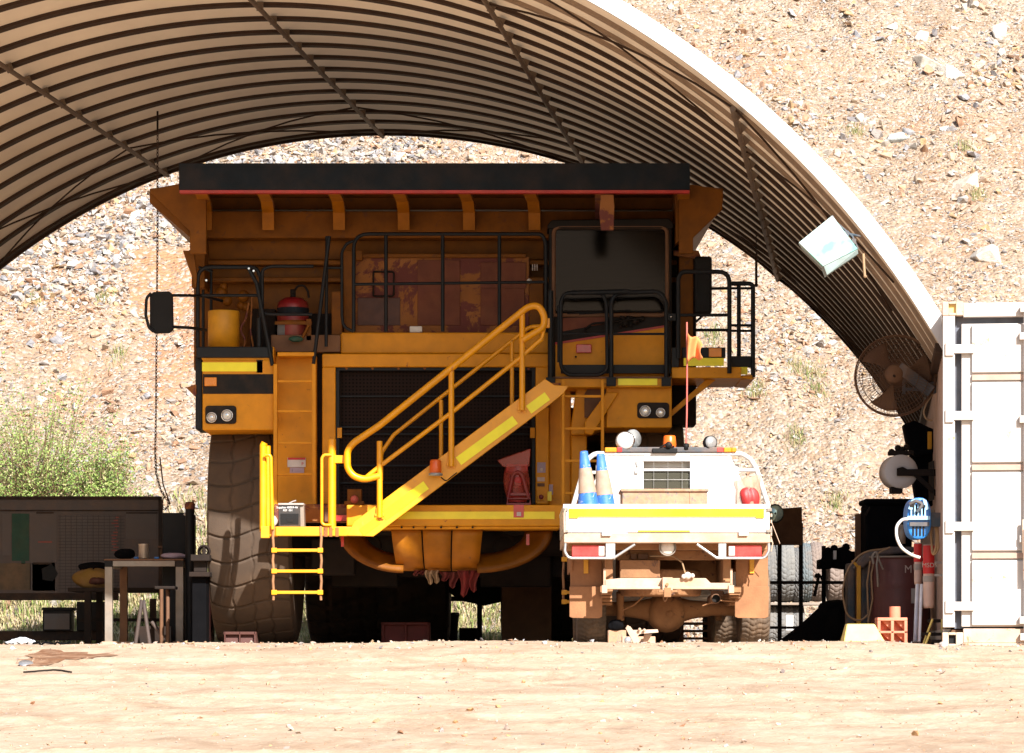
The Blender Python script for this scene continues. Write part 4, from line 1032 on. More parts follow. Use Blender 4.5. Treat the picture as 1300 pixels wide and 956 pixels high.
# --- right side platform, rails and mirror
mb = MB(); mb.pb(853,466,941,480,32.5,1.2); mb.pp([(853,480),(941,480),(957,482),(953,478),(853,478)],32.52,1.1); mb.pb(941,476,957,482,32.6,1.0)
part(mb, 'side_platform', 'truck_paint', bevel=.01)
part(MB().pb(868,454.5,919,464.5,32.49,.02), 'reflector_strip', 'reflective_yellow'); part(MB().pb(927,466,949,475.5,32.59,.02), 'reflector_strip', 'reflective_yellow')
mb = MB(); mb.pb(853,441,862,466,32.46,.1); mb.pb(866,441,921,454,32.52,.1); mb.pb(927,452,957,466,32.62,.1); part(mb, 'kick_plate', 'black_steel', bevel=.005)
part(MB().pb(900,442,916,453,32.49,.03), 'indicator_lamp', 'amber', bevel=.004)
rail([[(861,455),(861,352),(866,345),(926,345),(926,474)]], .024, 32.46, .12); rail([[(861,400),(926,400)]], .017, 32.46, 0); rail([[(865,367),(926,366)],[(866,419),(926,419)]], .016, 33.2, 0)
rail([[(926,360),(956,360),(956,479)]], .024, 32.62, .05); rail([[(926,366),(955,366)],[(926,413),(956,413)],[(926,420),(956,420)]], .014, 33.0, 0); rail([[(938,362),(938,478)]], .022, 32.9, 0)
rail([[(883,409),(893,400)]], .013, 32.5, 0)
mb = MB(); mb.pb(881.5,325,904,398,32.8,.09); m2 = part(mb, 'mirror', 'black_plastic', bevel=.03)
mb = MB(); mb.pp([(855,318),(887,318),(890,326),(882,328),(855,324)],32.95,.06); mb.build('mirror_arm', 'rust', m2, bevel=.005)
mb = MB(); mb.pp([(851,530),(851,522),(910,470),(921,470),(916,477),(880,505)],32.75,.08); part(mb, 'brace', 'truck_paint', bevel=.006)
mb = MB(); mb.pb(855,325,884,540,33.8,.3); mb.pb(853,480,884,540,33.4,.4); mb.pb(836,300,862,480,33.65,.1); part(mb, 'side_tank', 'dark_metal', bevel=.02)


# --- bumper beam and sump guard
DB = 32.15
mb = MB(); mb.pb(440,641,716,668,DB,.55); mb.pp([(440,668),(716,668),(708,672),(445,672)],DB+.02,.5); part(mb, 'bumper', 'truck_paint', bevel=.012)
mb = MB(); mb.pb(348,640,470,662,DB+.35,.4); part(mb, 'bumper_end', 'rust', bevel=.012)
part(MB().pb(505,649.5,704,659,DB-.008,.008), 'reflector_strip', 'tape_yellow')
part(MB().pb(652,641,665,657,DB-.012,.011), 'decal', 'red_lens'); part(MB().pb(656,650,661.5,655,DB-.015,.004), 'decal', 'text_pale')
for (x0,x1) in ((497,535),(537,573),(575,613)):
    mb = MB()
    def fn(u,v,x0=x0,x1=x1):
        a = v*1.9; yy = 673+49*math.sin(min(a,1.57)) ; dd = DB+.1+.55*(1-math.cos(a))
        k = (x0+(x1-x0)*u-555)*(1-.10*math.sin(min(a,1.57)))+555
        return Vector((wx(k,DB+.2), dd, wz(yy, DB+.2)))
    mb.grid(fn, 3, 12); part(mb, 'sump_guard', 'truck_paint_half_shaded', solid=.02)
for s,xs_ in ((1,(432,440,468,512)),(-1,(700,690,664,606))):
    mb = MB()
    def fn(u,v,xs_=xs_):
        # quarter ring plate under the bumper: u across the band, v along the curve
        a = v*math.pi/2; cx_ = xs_[3]; R0 = abs(xs_[3]-xs_[0]); R1 = R0*.66
        rr = R0*(1-u)+R1*u; ss = -1 if xs_[0] < cx_ else 1
        yy = 674+ (51*(1-u)+31*u)*math.sin(a)
        return Vector((wx(cx_+ss*rr*math.cos(a), DB+.3), DB+.3+.25*u, wz(yy, DB+.3)))
    mb.grid(fn, 4, 14); part(mb, 'tow_eye_guard', 'truck_paint_shaded', solid=.05)
for (a,b_,r_) in ((470,694,.13),(640,694,.13)):
    mb = MB(); mb.lathe([(r_*.75,0),(r_,0),(r_,.3),(r_*.75,.3)], P(a,b_,DB+.9), (0,-1,0), 18); part(mb, 'tow_socket', 'dark_metal')
part(MB().pb(433,680,436.5,694,DB+.25,.02).pb(668,678,672,692,DB+.25,.02), 'marker_strip', 'red_lens')
for xx in (510,525,540,560,580,600): part(MB().cyl(P(xx,669.5,DB+.01),P(xx,669.5,DB-.02),.012,6), 'bolt', 'dark_metal')
# cyan lens cap, brackets and decals on the bumper and the surround
mb = MB(); mb.pb(441,621,459,638,DB+.3,.12); mb.pb(437,636,462,641,DB+.28,.16); part(mb, 'lifting_bracket', 'truck_paint_shaded', bevel=.006); part(MB().ball(P(450,634,DB+.28),.045,n=10), 'shackle', 'pole_pink')
part(MB().pb(682,587,692.5,600,DG-.006,.005), 'decal', 'label_mauve'); part(MB().ball(P(687.5,596,DG-.004),.02,(1,.3,1),n=8), 'decal', 'text_pale')
part(MB().pb(682,606,691.5,611,DG-.006,.005), 'decal', 'tube_clear'); part(MB().pb(682,613.5,691.5,617.5,DG-.006,.005), 'decal', 'brown_metal')
part(MB().pb(682,626,692,635,DG-.02,.019), 'stop_button', 'truck_paint', bevel=.003); part(MB().ball(P(687,631,DG-.02),.028,(1,.7,1),n=10), 'stop_knob', 'red_paint')
mb = MB(); mb.pb(697,615,702,628,DG-.02,.04); part(mb, 'isolator_box', 'label_mauve', bevel=.004); part(MB().pb(695,624,700.5,636,DG-.03,.03), 'isolator_key', 'tape_yellow', bevel=.004)
part(MB().pb(410,645,474,662,DB+.34,.008), 'name_plate', 'brown_metal')
part(MB().pb(425,654,443,661.5,DB+.30,.04), 'decal', 'red_lens'); part(MB().pb(447,644,456,648,DB+.33,.01), 'decal', 'red_lens'); part(MB().pb(449,654,458,664,DB+.33,.01), 'decal', 'chock_yellow')

# --- access platform (lit yellow), hanging step ladders
DS = 31.75
mb = MB(); mb.pb(350,668.5,457,680.5,DS,.06); mb.pb(332,668.5,350,680.5,DS+.02,.3); mb.pb(345,668.5,457,673,DS+.06,.75)
part(mb, 'platform', 'stair_paint', bevel=.008)
for q_ in ((418,422),(426,430),(411,416)): part(MB().pb(q_[0],669.5,q_[1],681.3,DS-.012,.012), 'clamp', 'rust')
def hang_ladder(x0, x1, yt, yb_, D, rung_ys):
    mb = MB()
    for xx, dx in ((x0,-1),(x1,1)):
        mb.pt([(xx,yt,D),(xx+1.0*dx,(yt+rung_ys[0])/2,D-.01),(xx,rung_ys[0],D),(xx+1.2*dx,(rung_ys[0]+rung_ys[1])/2,D),(xx,rung_ys[1],D),(xx+dx,(rung_ys[1]+rung_ys[2])/2,D),(xx,rung_ys[2],D),(xx+.5*dx,yb_,D)], .014, 7, bend=.05)
    l = part(mb, 'step_ladder', 'dusty_metal')
    for ry in rung_ys:
        mb = MB(); mb.pb(x0,ry-1.9,x1,ry+1.9,D-.03,.10); mb.pb(x0-3,ry-3,x0+4,ry+3,D-.035,.02); mb.pb(x1-4,ry-3,x1+3,ry+3,D-.035,.02); mb.build('step', 'stair_paint', l, bevel=.004)
hang_ladder(347.5,407,668,762,DS,(698.5,725,752)); hang_ladder(716,775,652,765,DS+.1,(710,752,764))
# platform posts and grab rails
def yrail(paths, r, D, bend=.08, name='grab_rail'):
    mb = MB()
    for pth in paths: mb.pt([(a,b_,D) for a,b_ in pth], r, 10, bend=bend)
    return part(mb, name, 'stair_paint')
yrail([[(334,675),(334,566),(336,562)]], .036, DS+.05, .02); yrail([[(340,668),(340,566)]], .03, DS+.25, 0)
yrail([[(346,672),(344,580),(341,577),(336,578)]], .018, DS-.03, .04)
yrail([[(421.5,672),(421.5,558)]], .042, DS+.03, 0)
yrail([[(421,577.5),(411,577.5),(408.5,582),(408.5,664),(412,666.5),(421,666.5)]], .016, DS-.01, .04)
part(MB().pb(424,578,438,588,DS+.0,.06), 'rail_bracket', 'stair_paint', bevel=.006)
mb = MB(); mb.pb(331,668,342,683,DS-.03,.08); part(mb, 'post_foot', 'stair_paint', bevel=.006)
# --- diagonal stair
def stair_y(px): return 672.5+(px-455)*(490-672.5)/(700-455)+2
SX0, SX1 = 440, 716
pol = [(440,680),(450,662),(SX1-24,481),(704,489),(722,490),(716,499),(700,512),(481,676),(474,681)]
for k, dd in enumerate((0,.62)):
    mb = MB(); mb.pp(pol, DS+dd-.006*(1-k), .045); part(mb, 'stringer', 'stair_paint' if k == 0 else 'truck_paint', bevel=.006)
for i in range(8):
    f_ = (i+.5)/8; a = 470+(700-470)*f_; b_ = 668+(500-668)*f_
    mb = MB(); mb.box(wx(a-13,DS), wx(a+13,DS), DS+.05, DS+.615, wz(b_+1,DS), wz(b_-2,DS)); part(mb, 'tread', 'brown_metal')
def on_stair(x0, x1, w, off=0):
    k = (496-670)/(700-463); n_ = Vector((-k,1)).normalized()
    y_ = lambda a: 670+(a-463)*k-off+3
    return [(x0+n_.x*-w,y_(x0)-n_.y*w),(x1-n_.x*w,y_(x1)-n_.y*w),(x1+n_.x*w,y_(x1)+n_.y*w),(x0+n_.x*w,y_(x0)+n_.y*w)]
part(MB().pp(on_stair(671,695,6), DS-.014, .007), 'reflector_strip', 'reflective_yellow')
part(MB().pp(on_stair(582,654,6), DS-.014, .007), 'reflector_strip', 'reflective_yellow')
part(MB().pp(on_stair(487,541,6), DS-.014, .007), 'reflector_strip', 'reflective_yellow')
part(MB().pp(on_stair(459,480,5), DS-.014, .007), 'reflector_strip', 'reflective_yellow')
yrail([[(482,640),(482,560)]], .030, DS-.04, 0); yrail([[(573,588),(573,465)]], .030, DS-.04, 0); yrail([[(663,521),(663,393)]], .030, DS-.04, 0)
for (a,b_) in ((482,655),(573,590),(663,520)):
    mb = MB(); mb.pb(a-5,b_-10,a-1.5,b_+4,DS-.03,.03); mb.pb(a+1.5,b_-10,a+5,b_+4,DS-.03,.03); mb.pb(a-6,b_-3,a+6,b_+.5,DS-.035,.03)
    part(mb, 'post_clamp', 'stair_paint', bevel=.003)
part(MB().pt([(482,657,DS-.04),(482,640,DS-.04)],.03,8), 'post_stub', 'stair_paint'); part(MB().pt([(573,592,DS-.04),(573,580,DS-.04)],.03,8), 'post_stub', 'stair_paint')
yrail([[(482,604),(462,609),(448,604),(441,594),(441,572),(449,562),(482,540),(671,389),(684,388),(691,400),(691,415),(663,432)]], .036, DS-.05, .22, 'handrail')
yrail([[(462,608.5),(482,592),(573,524),(663,452),(688,430)]], .024, DS-.03, .05, 'mid_rail')
yrail([[(688,430),(691,415)]], .02, DS-.03, .0, 'mid_rail')
part(MB().pb(690,404,698,416,DS-.04,.06), 'rail_bracket', 'stair_paint', bevel=.005)
# second handrail on the inner side
yrail([[(484,610),(484,575),(500,552),(672,415),(688,414)]], .022, DS+.62, .15, 'handrail'); yrail([[(560,600),(560,508)]], .022, DS+.62, 0); yrail([[(650,530),(650,432)]], .022, DS+.62, 0)
# amber beacon on the stringer
mb = MB(); p = P(553,604,DS-.10); mb.lathe([(0,0),(.072,0),(.075,.02),(.06,.03),(0,.03)], p, (0,0,1), 20); bs = part(mb, 'beacon_base', 'lamp_grey')
mb = MB(); mb.lathe([(.058,.03),(.062,.06),(.058,.15),(.05,.165),(0,.17)], p, (0,0,1), 20); mb.build('beacon_lens', 'orange_plastic', bs)
part(MB().pt([(560,606,DS-.05),(566,611,DS),(580,600,DS-.02)],.006,5,bend=.03), 'beacon_cable', 'black_plastic')
# ================================================================== WHITE TRAY-BACK UTILITY
DT = 26.1
UT = thing('work_ute', 'dusty white flat tray ute seen from behind with flag and amber beacon', 'ute', (wx(848,28), 28.2, 0))
def up(mb, name, m, parent=None, **k): return mb.build(name, m, parent or UT, **k)
# tray
mb = MB(); mb.pb(716,677,978,689,DT,2.15); up(mb, 'tray_floor', 'dusty_pale', bevel=.006)
mb = MB(); mb.pb(718.5,641,976,676,DT+.005,.03); mb.pb(715,640,978,646,DT-.008,.05)
mb.pb(718,646,722,676,DT-.006,.04); mb.pb(973,646,977,676,DT-.006,.04)
tg = up(mb, 'tailgate', 'ute_white', bevel=.005)
mb = MB(); mb.pb(722,646.6,970,655.5,DT-.012,.012); mb.pb(722,655.5,734,657.5,DT-.012,.012); mb.pb(960,655.5,970,657.5,DT-.012,.012); mb.build('reflector_strip', 'tape_yellow', tg)
mb = MB(); mb.pb(810,673.2,876,675,DT-.004,.004); mb.build('yellow_line', 'reflective_yellow', tg)
mb = MB()
for xx in (770,944): mb.pb(xx-6,674,xx+6,680,DT-.03,.03)
mb.build('hinge', 'ute_white', tg, bevel=.004)
mb = MB()
for xx in (718,977): mb.pb(xx-3,645,xx+3,649,DT-.02,.05); mb.pb(xx-3.5,672,xx+3.5,676,DT-.02,.05)
mb.build('latch', 'steel_dusty', tg, bevel=.003)
for s, xx in (('l',715.5),('r',977.5)):
    mb = MB(); X_ = wx(xx,DT); sg = 1 if s == 'l' else -1
    mb.box(X_, X_+sg*.03, DT+.04, DT+2.1, wz(676,DT), wz(641,DT)); mb.box(X_-sg*.004, X_+sg*.034, DT+.04, DT+2.1, wz(645,DT), wz(640,DT)); up(mb, 'side_board', 'ute_white', bevel=.004)
mb = MB()
for i,xx in enumerate((978,)): 
    for yy in (652,660,668,676,684): mb.pb(xx+.3,yy,xx+2.2,yy+4,DT+.05,.03)
up(mb, 'rope_hook', 'dusty_pale')
# tail light frames (bent silver tube) and lights
mb = MB(); mb.pt([(718,688,DT+.02),(717,700,DT+.02),(722,708.5,DT+.02),(779,708.5,DT+.02),(806,691,DT+.02)],.012,8,bend=.05); mb.pb(769,687,781,710,DT+.015,.02); up(mb, 'light_guard', 'galv', bevel=.002)
mb = MB(); mb.pt([(976,688,DT+.02),(976,700,DT+.02),(971,708.5,DT+.02),(910,708.5,DT+.02),(885,691,DT+.02)],.012,8,bend=.05); mb.pb(912,687,922,710,DT+.015,.02); up(mb, 'light_guard', 'galv', bevel=.002)
for (a,b_,c_,cl) in ((726,768,0,760),(925,967,1,925)):
    mb = MB(); mb.pb(a,692,b_,706.5,DT+.05,.05); tl = up(mb, 'tail_light', 'red_lens', bevel=.006)
    mb = MB(); mb.pb(cl,693,cl+8,705.5,DT+.044,.02); mb.build('reverse_lens', 'clear_lens', tl, bevel=.004)
mb = MB(); mb.lathe([(0,.02),(.05,.018),(.065,.0),(.068,-.03)], P(847.5,695,DT+.12), (0,-1,0), 18); up(mb, 'reverse_lamp', 'clear_lens'); mb = MB(); mb.lathe([(.064,.0),(.068,.025),(.075,.02),(.075,-.03)], P(847.5,695,DT+.12), (0,-1,0), 18); up(mb, 'lamp_ring', 'steel_dusty')
# cross members, chassis rails
mb = MB(); mb.pb(722,689,974,698,DT+.25,1.85); mb.pb(783,699,915,711,DT+.45,.08)
for xx in (768,918): mb.pb(xx,697,xx+10,745,DT+.3,1.8)
mb.pb(782,702,922,740,DT+1.2,.1)
up(mb, 'chassis', 'dusty_metal', bevel=.004)
up(MB().pb(787,711,838,734,DT+.3,.22), 'toolbox', 'dusty_metal', bevel=.008)
mb = MB(); mb.pb(801,703,808,710,DT+.40,.05); mb.pb(810,703,823,710,DT+.40,.05); up(mb, 'bracket', 'brown_metal', bevel=.003)
mb = MB(); mb.pt([(825,706,DT+.35),(855,706,DT+.3),(866,714,DT+.25),(870,728,DT+.15)],.008,6,bend=.05); mb.pt([(764,712,DT+.5),(800,706,DT+.5),(845,703,DT+.45)],.006,6,bend=.1); up(mb, 'wiring', 'hose_tan')
# tow bar
mb = MB(); mb.pp([(767,736),(788,734),(842,734),(842,746),(767,746)],DT+.14,.05); mb.pp([(853,734),(896,734),(902,740),(929,740),(929,746),(853,746)],DT+.14,.05); mb.pb(767,744.5,929,748,DT+.10,.1)
mb.pb(841,733,854,751,DT+.05,.18); tb = up(mb, 'tow_bar', 'dusty_pale', bevel=.005)
mb = MB(); mb.pb(843,746,852,758,DT+.04,.12); mb.pb(836,749,860,752,DT+.05,.05); mb.cyl(P(847,742,DT+.05),P(847,742,DT+.03),.014,8); mb.build('tow_hitch', 'dusty_metal', tb, bevel=.003)
mb = MB(); 
for xx in (767,928): mb.pb(xx-3,743,xx+4,753,DT+.08,.06); mb.pb(xx-1,722,xx+2,745,DT+.14,.04)
mb.build('tow_bar_bracket', 'dusty_pale', tb, bevel=.003)
mb = MB(); mb.ball(P(873,731,DT+.12),.034,n=10); mb.ball(P(868,732,DT+.11),.022,n=8); mb.ball(P(879,731,DT+.11),.022,n=8); mb.build('trailer_socket', 'clear_lens', tb)
# spare wheel slung flat
o_ = tyre_mesh('spare_tyre', .36, .22, .2, 'dusty_metal', pitch=.05, depth=.008, gw=.008, wave=.01, longs=(0,), seg=160, ac=20, chev=.02)
o_.parent = UT; o_.rotation_euler = (0, math.pi/2, 0); o_.location = P(839,752,DT+.85)-world_off(UT)+Vector((0,0,.08)); o_['_off'] = (0,0,0)
mb = MB(); mb.lathe([(0,.02),(.2,.02),(.24,.06),(.24,-.03),(.1,-.05),(0,-.05)], P(839,752,DT+.85)+Vector((0,0,.05)), (0,0,1), 24); up(mb, 'spare_rim', 'dusty_metal')
# rear axle, springs, dampers, exhaust
DA = DT+1.35
mb = MB(); mb.cyl(P(752,773,DA),P(950,773,DA),.062,18); p = P(846,777,DA); mb.ball(p, .185, (1,.85,1), 20)
mb.lathe([(0,.19),(.10,.185),(.15,.15),(.17,.06)], p, (0,-1,0), 24)
mb.tube([P(790,773,DA),P(815,774,DA),P(846,776,DA),P(877,774,DA),P(902,773,DA)],[.065,.085,.15,.085,.065],16)
mb.lathe([(.0,.20),(.03,.20),(.035,.185)], p+Vector((.02,0,-.02)), (0,-1,0), 10)
up(mb, 'rear_axle', 'dusty_metal')
for xx in (771,934):
    mb = MB()
    for i in range(4): mb.pb(xx-8,752+i*4.2,xx+6,755.4+i*4.2,DT+.35+i*.1,1.9-i*.22)
    mb.pb(xx-10,765,xx+8,770,DA-.12,.24); mb.pb(xx-9,744,xx+7,752,DT+.33,.10); up(mb, 'leaf_spring', 'dusty_metal', bevel=.003)
mb = MB(); mb.cyl(P(787,752,DA-.2),P(788,787,DA-.12),.034,12); mb.cyl(P(915,752,DA+.2),P(912,787,DA+.12),.03,12); mb.cyl(P(787,738,DA-.2),P(787,752,DA-.2),.018,8); up(mb, 'damper', 'dusty_metal')
mb = MB(); mb.lathe([(.035,0),(.042,0),(.042,.6),(.035,.6)], P(909,760,DT+.35), (0,1,0), 16); mb.pb(903,750,918,757,DT+.5,.05); up(mb, 'exhaust_pipe', 'brown_metal'); mb = MB(); mb.lathe([(0,0),(.034,0)], P(909,760,DT+.40), (0,-1,0), 16); up(mb, 'exhaust_hole', 'panel_black')
mb = MB(); mb.pt([(892,769,DT+.5),(912,762,DT+.45),(935,764,DT+.5)],.006,6,bend=.05); mb.pt([(790,775,DT+.8),(805,768,DT+.8),(818,756,DT+.8)],.007,6,bend=.05); mb.pt([(842,758,DT+.2),(844,765,DT+.2),(848,757,DT+.2)],.006,6,bend=.03); up(mb, 'brake_line', 'dusty_metal')
for k in range(9): pass
# guards and mud flaps, wheels
for (a,b_) in ((724,764),(934,975)):
    mb = MB(); mb.pb(a,690,b_,746,DT+.52,.02); mb.box(wx(a,DT+.52),wx(b_,DT+.52),DT+.5,DT+2.0,wz(706,DT+.5),wz(703,DT+.5)); mb.box(wx(a,DT+.52),wx(a,DT+.52)+.02,DT+.5,DT+2.0,wz(725,DT+.5),wz(704,DT+.5)); g_ = up(mb, 'mudguard', 'dusty_flap', bevel=.003)
    mb = MB(); c_ = (a+b_)/2; mb.pb(c_-3,710,c_+3,728,DT+.50,.02); mb.build('guard_stay', 'canister_yellow', g_, bevel=.003)
    mb = MB(); mb.pp([(a-1,744.5),(b_+1,744.5),(b_+.5,783),(b_-4,785),(a+3,784.5),(a-1,783)],DT+.49,.018); mb.build('mud_flap', 'dusty_flap', g_, bevel=.004)
uw = wheel(UT, wx(750,DA)+.0, DA, .37, .245, .2, 'rubber_dark', 'brown_metal', pitch=.055, depth=.011, gw=.009, wave=.012, longs=(-.45,0,.45), seg=220, ac=30, waves=2.2, chev=.03)
mat('rubber_brown', (.12,.085,.06), .9, dirt=.5, dcol=(.28,.18,.11), dscale=4)
uw.children[0].data.materials[0] = M['rubber_brown']
wheel(UT, wx(956,DA)+.0, DA, .37, .245, .2, None, None, src=uw)
for xx in (755,951): wheel(UT, wx(xx,DA), DA+3.05, .37, .245, .2, None, None, src=uw)
# --- cab
DH = DT+2.12
yc0, yc1 = DH+.12, DH+1.72
def cabsec(y, wb, wt, zt, zb=.78):
    xc = wx(848, DH)
    return [Vector((xc-wb/2,y,zb)),Vector((xc-wb/2,y,1.12)),Vector((xc-wt/2-.03,y,zt-.13)),Vector((xc-wt/2+.05,y,zt-.02)),Vector((xc,y,zt)),Vector((xc+wt/2-.05,y,zt-.02)),Vector((xc+wt/2+.03,y,zt-.13)),Vector((xc+wb/2,y,1.12)),Vector((xc+wb/2,y,zb))]
mb = MB(); secs = [cabsec(yc0,1.50,1.16,1.70,.45), cabsec(yc0+.5,1.56,1.2,1.73,.45), cabsec(yc0+1.05,1.56,1.18,1.71,.45)]
# roof skin + pillars only, so the windows are real openings
def strip(i0, i1, ys): 
    q = []
    for s in ys: q += s[i0:i1+1]
    k = i1-i0+1
    mb.add(q, [(r*k+c, r*k+c+1, (r+1)*k+c+1, (r+1)*k+c) for r in range(len(ys)-1) for c in range(k-1)], True)
strip(2,6,secs); strip(0,1,secs); strip(7,8,secs)
cb = up(mb, 'cab', 'ute_white', solid=.025)
xc = wx(848,DH)
mb = MB(); z_ = lambda py: wz(py, yc0)
mb.box(xc-.75,xc+.75,yc0-.02,yc0+.02,.45,1.13); mb.box(xc-.58,xc+.58,yc0-.02,yc0+.02,1.62,1.70); mb.box(xc-.66,xc-.50,yc0-.02,yc0+.02,1.12,1.66); mb.box(xc+.50,xc+.66,yc0-.02,yc0+.02,1.12,1.66)
mb.build('cab_back', 'ute_white', cb, bevel=.01)
mb = MB(); mb.box(xc-.50,xc+.50,yc0,yc0+.006,1.12,1.63); mb.build('rear_window', 'glass_clear', cb)
mb = MB(); a = secs[2]; mb.add([Vector((xc-.66,yc1-.05,1.13)),Vector((xc+.66,yc1-.05,1.13)),Vector((xc+.57,yc0+1.06,1.63)),Vector((xc-.57,yc0+1.06,1.63))],[(0,1,2,3)]); mb.build('windscreen', 'glass_clear', cb, solid=.005)
mb = MB()
for s in (-1,1): mb.tube([(xc+s*.70,yc1-.02,1.12),(xc+s*.60,yc0+1.05,1.64)],.03,8)
mb.tube([(xc-.6,yc0+1.05,1.66),(xc+.6,yc0+1.05,1.66)],.03,8); mb.build('pillar', 'ute_white', cb)
mb = MB(); mb.prism([Vector((xc-.74,yc1-.05,1.12)),Vector((xc-.74,yc1+1.1,.98)),Vector((xc-.72,yc1+1.2,.5)),Vector((xc-.74,yc1-.05,.4))],(1.48,0,0)); mb.box(xc-.77,xc+.77,yc0+.0,yc1,.42,.50)
mb.build('bonnet', 'ute_white', cb, bevel=.05)
mb = MB(); mb.box(xc-.70,xc+.70,yc1-.35,yc1-.05,.9,1.10); mb.build('dashboard', 'black_plastic', cb, bevel=.05)
for s in (-1,1):
    mb = MB(); mb.box(xc+s*.36-.25,xc+s*.36+.25,yc0+.15,yc0+.28,.6,1.22); mb.box(xc+s*.36-.13,xc+s*.36+.13,yc0+.16,yc0+.25,1.24,1.40); mb.box(xc+s*.36-.25,xc+s*.36+.25,yc0+.2,yc0+.7,.55,.68); mb.build('seat', 'seat_cloth', cb, bevel=.04)
mb = MB(); mb.tube([(xc+.36+.18*math.cos(t*.4189),yc1-.5+.05*math.sin(t*.4189),1.05+.17*math.sin(t*.4189)) for t in range(15)],.014,8,closed=True); mb.build('steering_wheel', 'black_plastic', cb)
mb = MB(); mb.box(xc-.09,xc+.09,yc1-.38,yc1-.36,1.50,1.56); mb.build('rear_view_mirror', 'black_plastic', cb, bevel=.01)
# door mirrors
for s in (-1,1):
    mb = MB(); c_ = P(984,652,yc1-.15) if s > 0 else Vector((xc-.74, yc1-.15, P(984,652,yc1-.15).z))
    mb.ball(c_, .10, (.85,.35,.95), 16); mb.tube([c_, Vector((xc+s*.76, yc1-.12, c_.z-.04))], .022, 8); dm = mb.build('door_mirror', 'black_plastic', cb)
    mb = MB(); mb.lathe([(0,.0),(.07,.0),(.078,-.012)], c_+Vector((0,-.034,0)), (0,-1,0), 20); mb.build('mirror_face', 'mirror_glass', dm)
# --- headboard (rack) with mesh window
mb = MB()
hw = [(728,641),(741,596),(746,583),(755,576),(942,576),(953,583),(960,594),(975,641)]
mb.pt([(a,b_,DH) for a,b_ in hw], .023, 10, bend=.10)
mb.pt([(925,578,DH),(944,622,DH)],.015,8); mb.pt([(938,597,DH),(960,597,DH)],.016,8); mb.pt([(771,578,DH),(752,622,DH)],.015,8); mb.pt([(740,600,DH),(758,600,DH)],.016,8)
for xx in (730,973): mb.pt([(xx,641,DH),(xx,690,DH)],.023,8)
hb = up(mb, 'headboard_rack', 'ute_white')
mb = MB(); D_ = DH-.012
mb.pp([(768,579),(817,579),(817,672),(745,672),(750,622)],D_,.012); mb.pp([(876,579),(927,579),(947,622),(952,672),(876,672)],D_,.012); mb.pb(817,576,876,583.5,D_,.012); mb.pb(817,622,876,672,D_,.012)
mb.build('headboard_sheet', 'ute_white', hb, bevel=.003)
mb = MB(); mb.pb(817,583,876,585.5,D_-.01,.02); mb.pb(817,595,876,598,D_-.006,.014); mb.build('window_bar', 'ute_white', hb, bevel=.002)
mb = MB()
for yy in (609,): mb.tube([P(817,yy,D_),P(876,yy,D_)],.0022,5)
for k in range(3): mb.tube([P(830+k*18,584,D_),P(830+k*18,622,D_)],.0016,5)
mb.build('wire_mesh', 'galv', hb)
mb = MB(); mb.pt([(808,586,D_-.01),(809,592,D_-.01)],.01,6); mb.pb(806,597,810,601,D_-.02,.02); mb.build('latch', 'galv', hb)
# light bar
mb = MB(); mb.pb(783,567.5,918,574.5,DH-.04,.09); lb = up(mb, 'light_bar', 'blue_grey', bevel=.01)
for (a,b_,c_) in ((768,783,'amber'),(783,790,'red_lens'),(919,929,'amber'),(910,919,'red_lens'),(929,935,'amber')):
    mb = MB(); mb.pb(a,568,b_,574,DH-.045,.1); mb.build('marker_lens', c_, lb, bevel=.008)
mb = MB(); mb.pb(828,569,860,575,DH-.06,.13); mb.build('beacon_mount', 'black_plastic', lb, bevel=.008)
mb = MB(); p = P(850,568,DH); mb.lathe([(.060,0),(.062,.03),(.055,.10),(.048,.108),(0,.11)], p, (0,0,1), 22); mb.build('beacon_lens', 'orange_plastic', lb)
mb = MB(); mb.ball(P(849,565,DH-.07),.032,(1,.6,1),12); mb.pt([(838,568,DH-.05),(845,564,DH-.07),(856,567,DH-.05)],.007,6); mb.build('reverse_camera', 'black_plastic', lb)
for (a,b_,r_,mm) in ((794,560,.086,'lamp_glass'),(901,562,.062,'lamp_grey')):
    mb = MB(); c_ = P(a,b_,DH-.0); ax = Vector((-.25 if a < 850 else .4,-1,.05)); mb.lathe([(0,.055),(r_*.6,.05),(r_*.95,.03),(r_,0),(r_*.8,-.05),(r_*.4,-.075),(0,-.08)], c_, ax, 22); mb.tube([c_,P(a+3,570,DH)],.012,6)
    wl = mb.build('work_lamp', mm, lb)
    mb = MB(); mb.lathe([(r_*.93,.034),(r_*1.03,.03),(r_*1.03,-.01)], c_, ax, 22); mb.build('bezel', 'chrome' if a < 850 else 'black_plastic', wl)
    if a < 850:
        mb = MB(); c2_ = P(803,557,DH+.05); mb.lathe([(0,.05),(r_*.95,.03),(r_,0),(r_*.5,-.06),(0,-.07)], c2_, (.5,-.6,.1), 20); mb.build('work_lamp_shell', 'lamp_grey', wl)
# whip aerial with flag
mb = MB(); p = P(871,571,DH-.02); mb.lathe([(0,0),(.03,0),(.028,.05),(.012,.06),(0,.06)], p, (0,0,1), 10); fb = up(mb, 'flag_base', 'black_plastic')
mb = MB(); mb.pt([(871,566,DH-.02),(872,520,DH-.02),(872.3,470,DH-.02),(872,409,DH-.02)],.008,7); mb.build('flag_pole', 'pole_pink', fb)
mb = MB()
def fn(u,v):
    top = 422+14*u**1.2+3*math.sin(u*7); bot = 457-2*u+2*math.sin(u*9+1)
    return P(872.5+20*u*(1-.18*v*(1-v)*4*(1 if u > .7 else .6)), top+(bot-top)*v, DH-.02-.05*math.sin(u*6.5+v*1.5)-.02*u)
mb.grid(fn, 16, 8); mb.build('flag', 'flag_orange', fb, solid=.002)

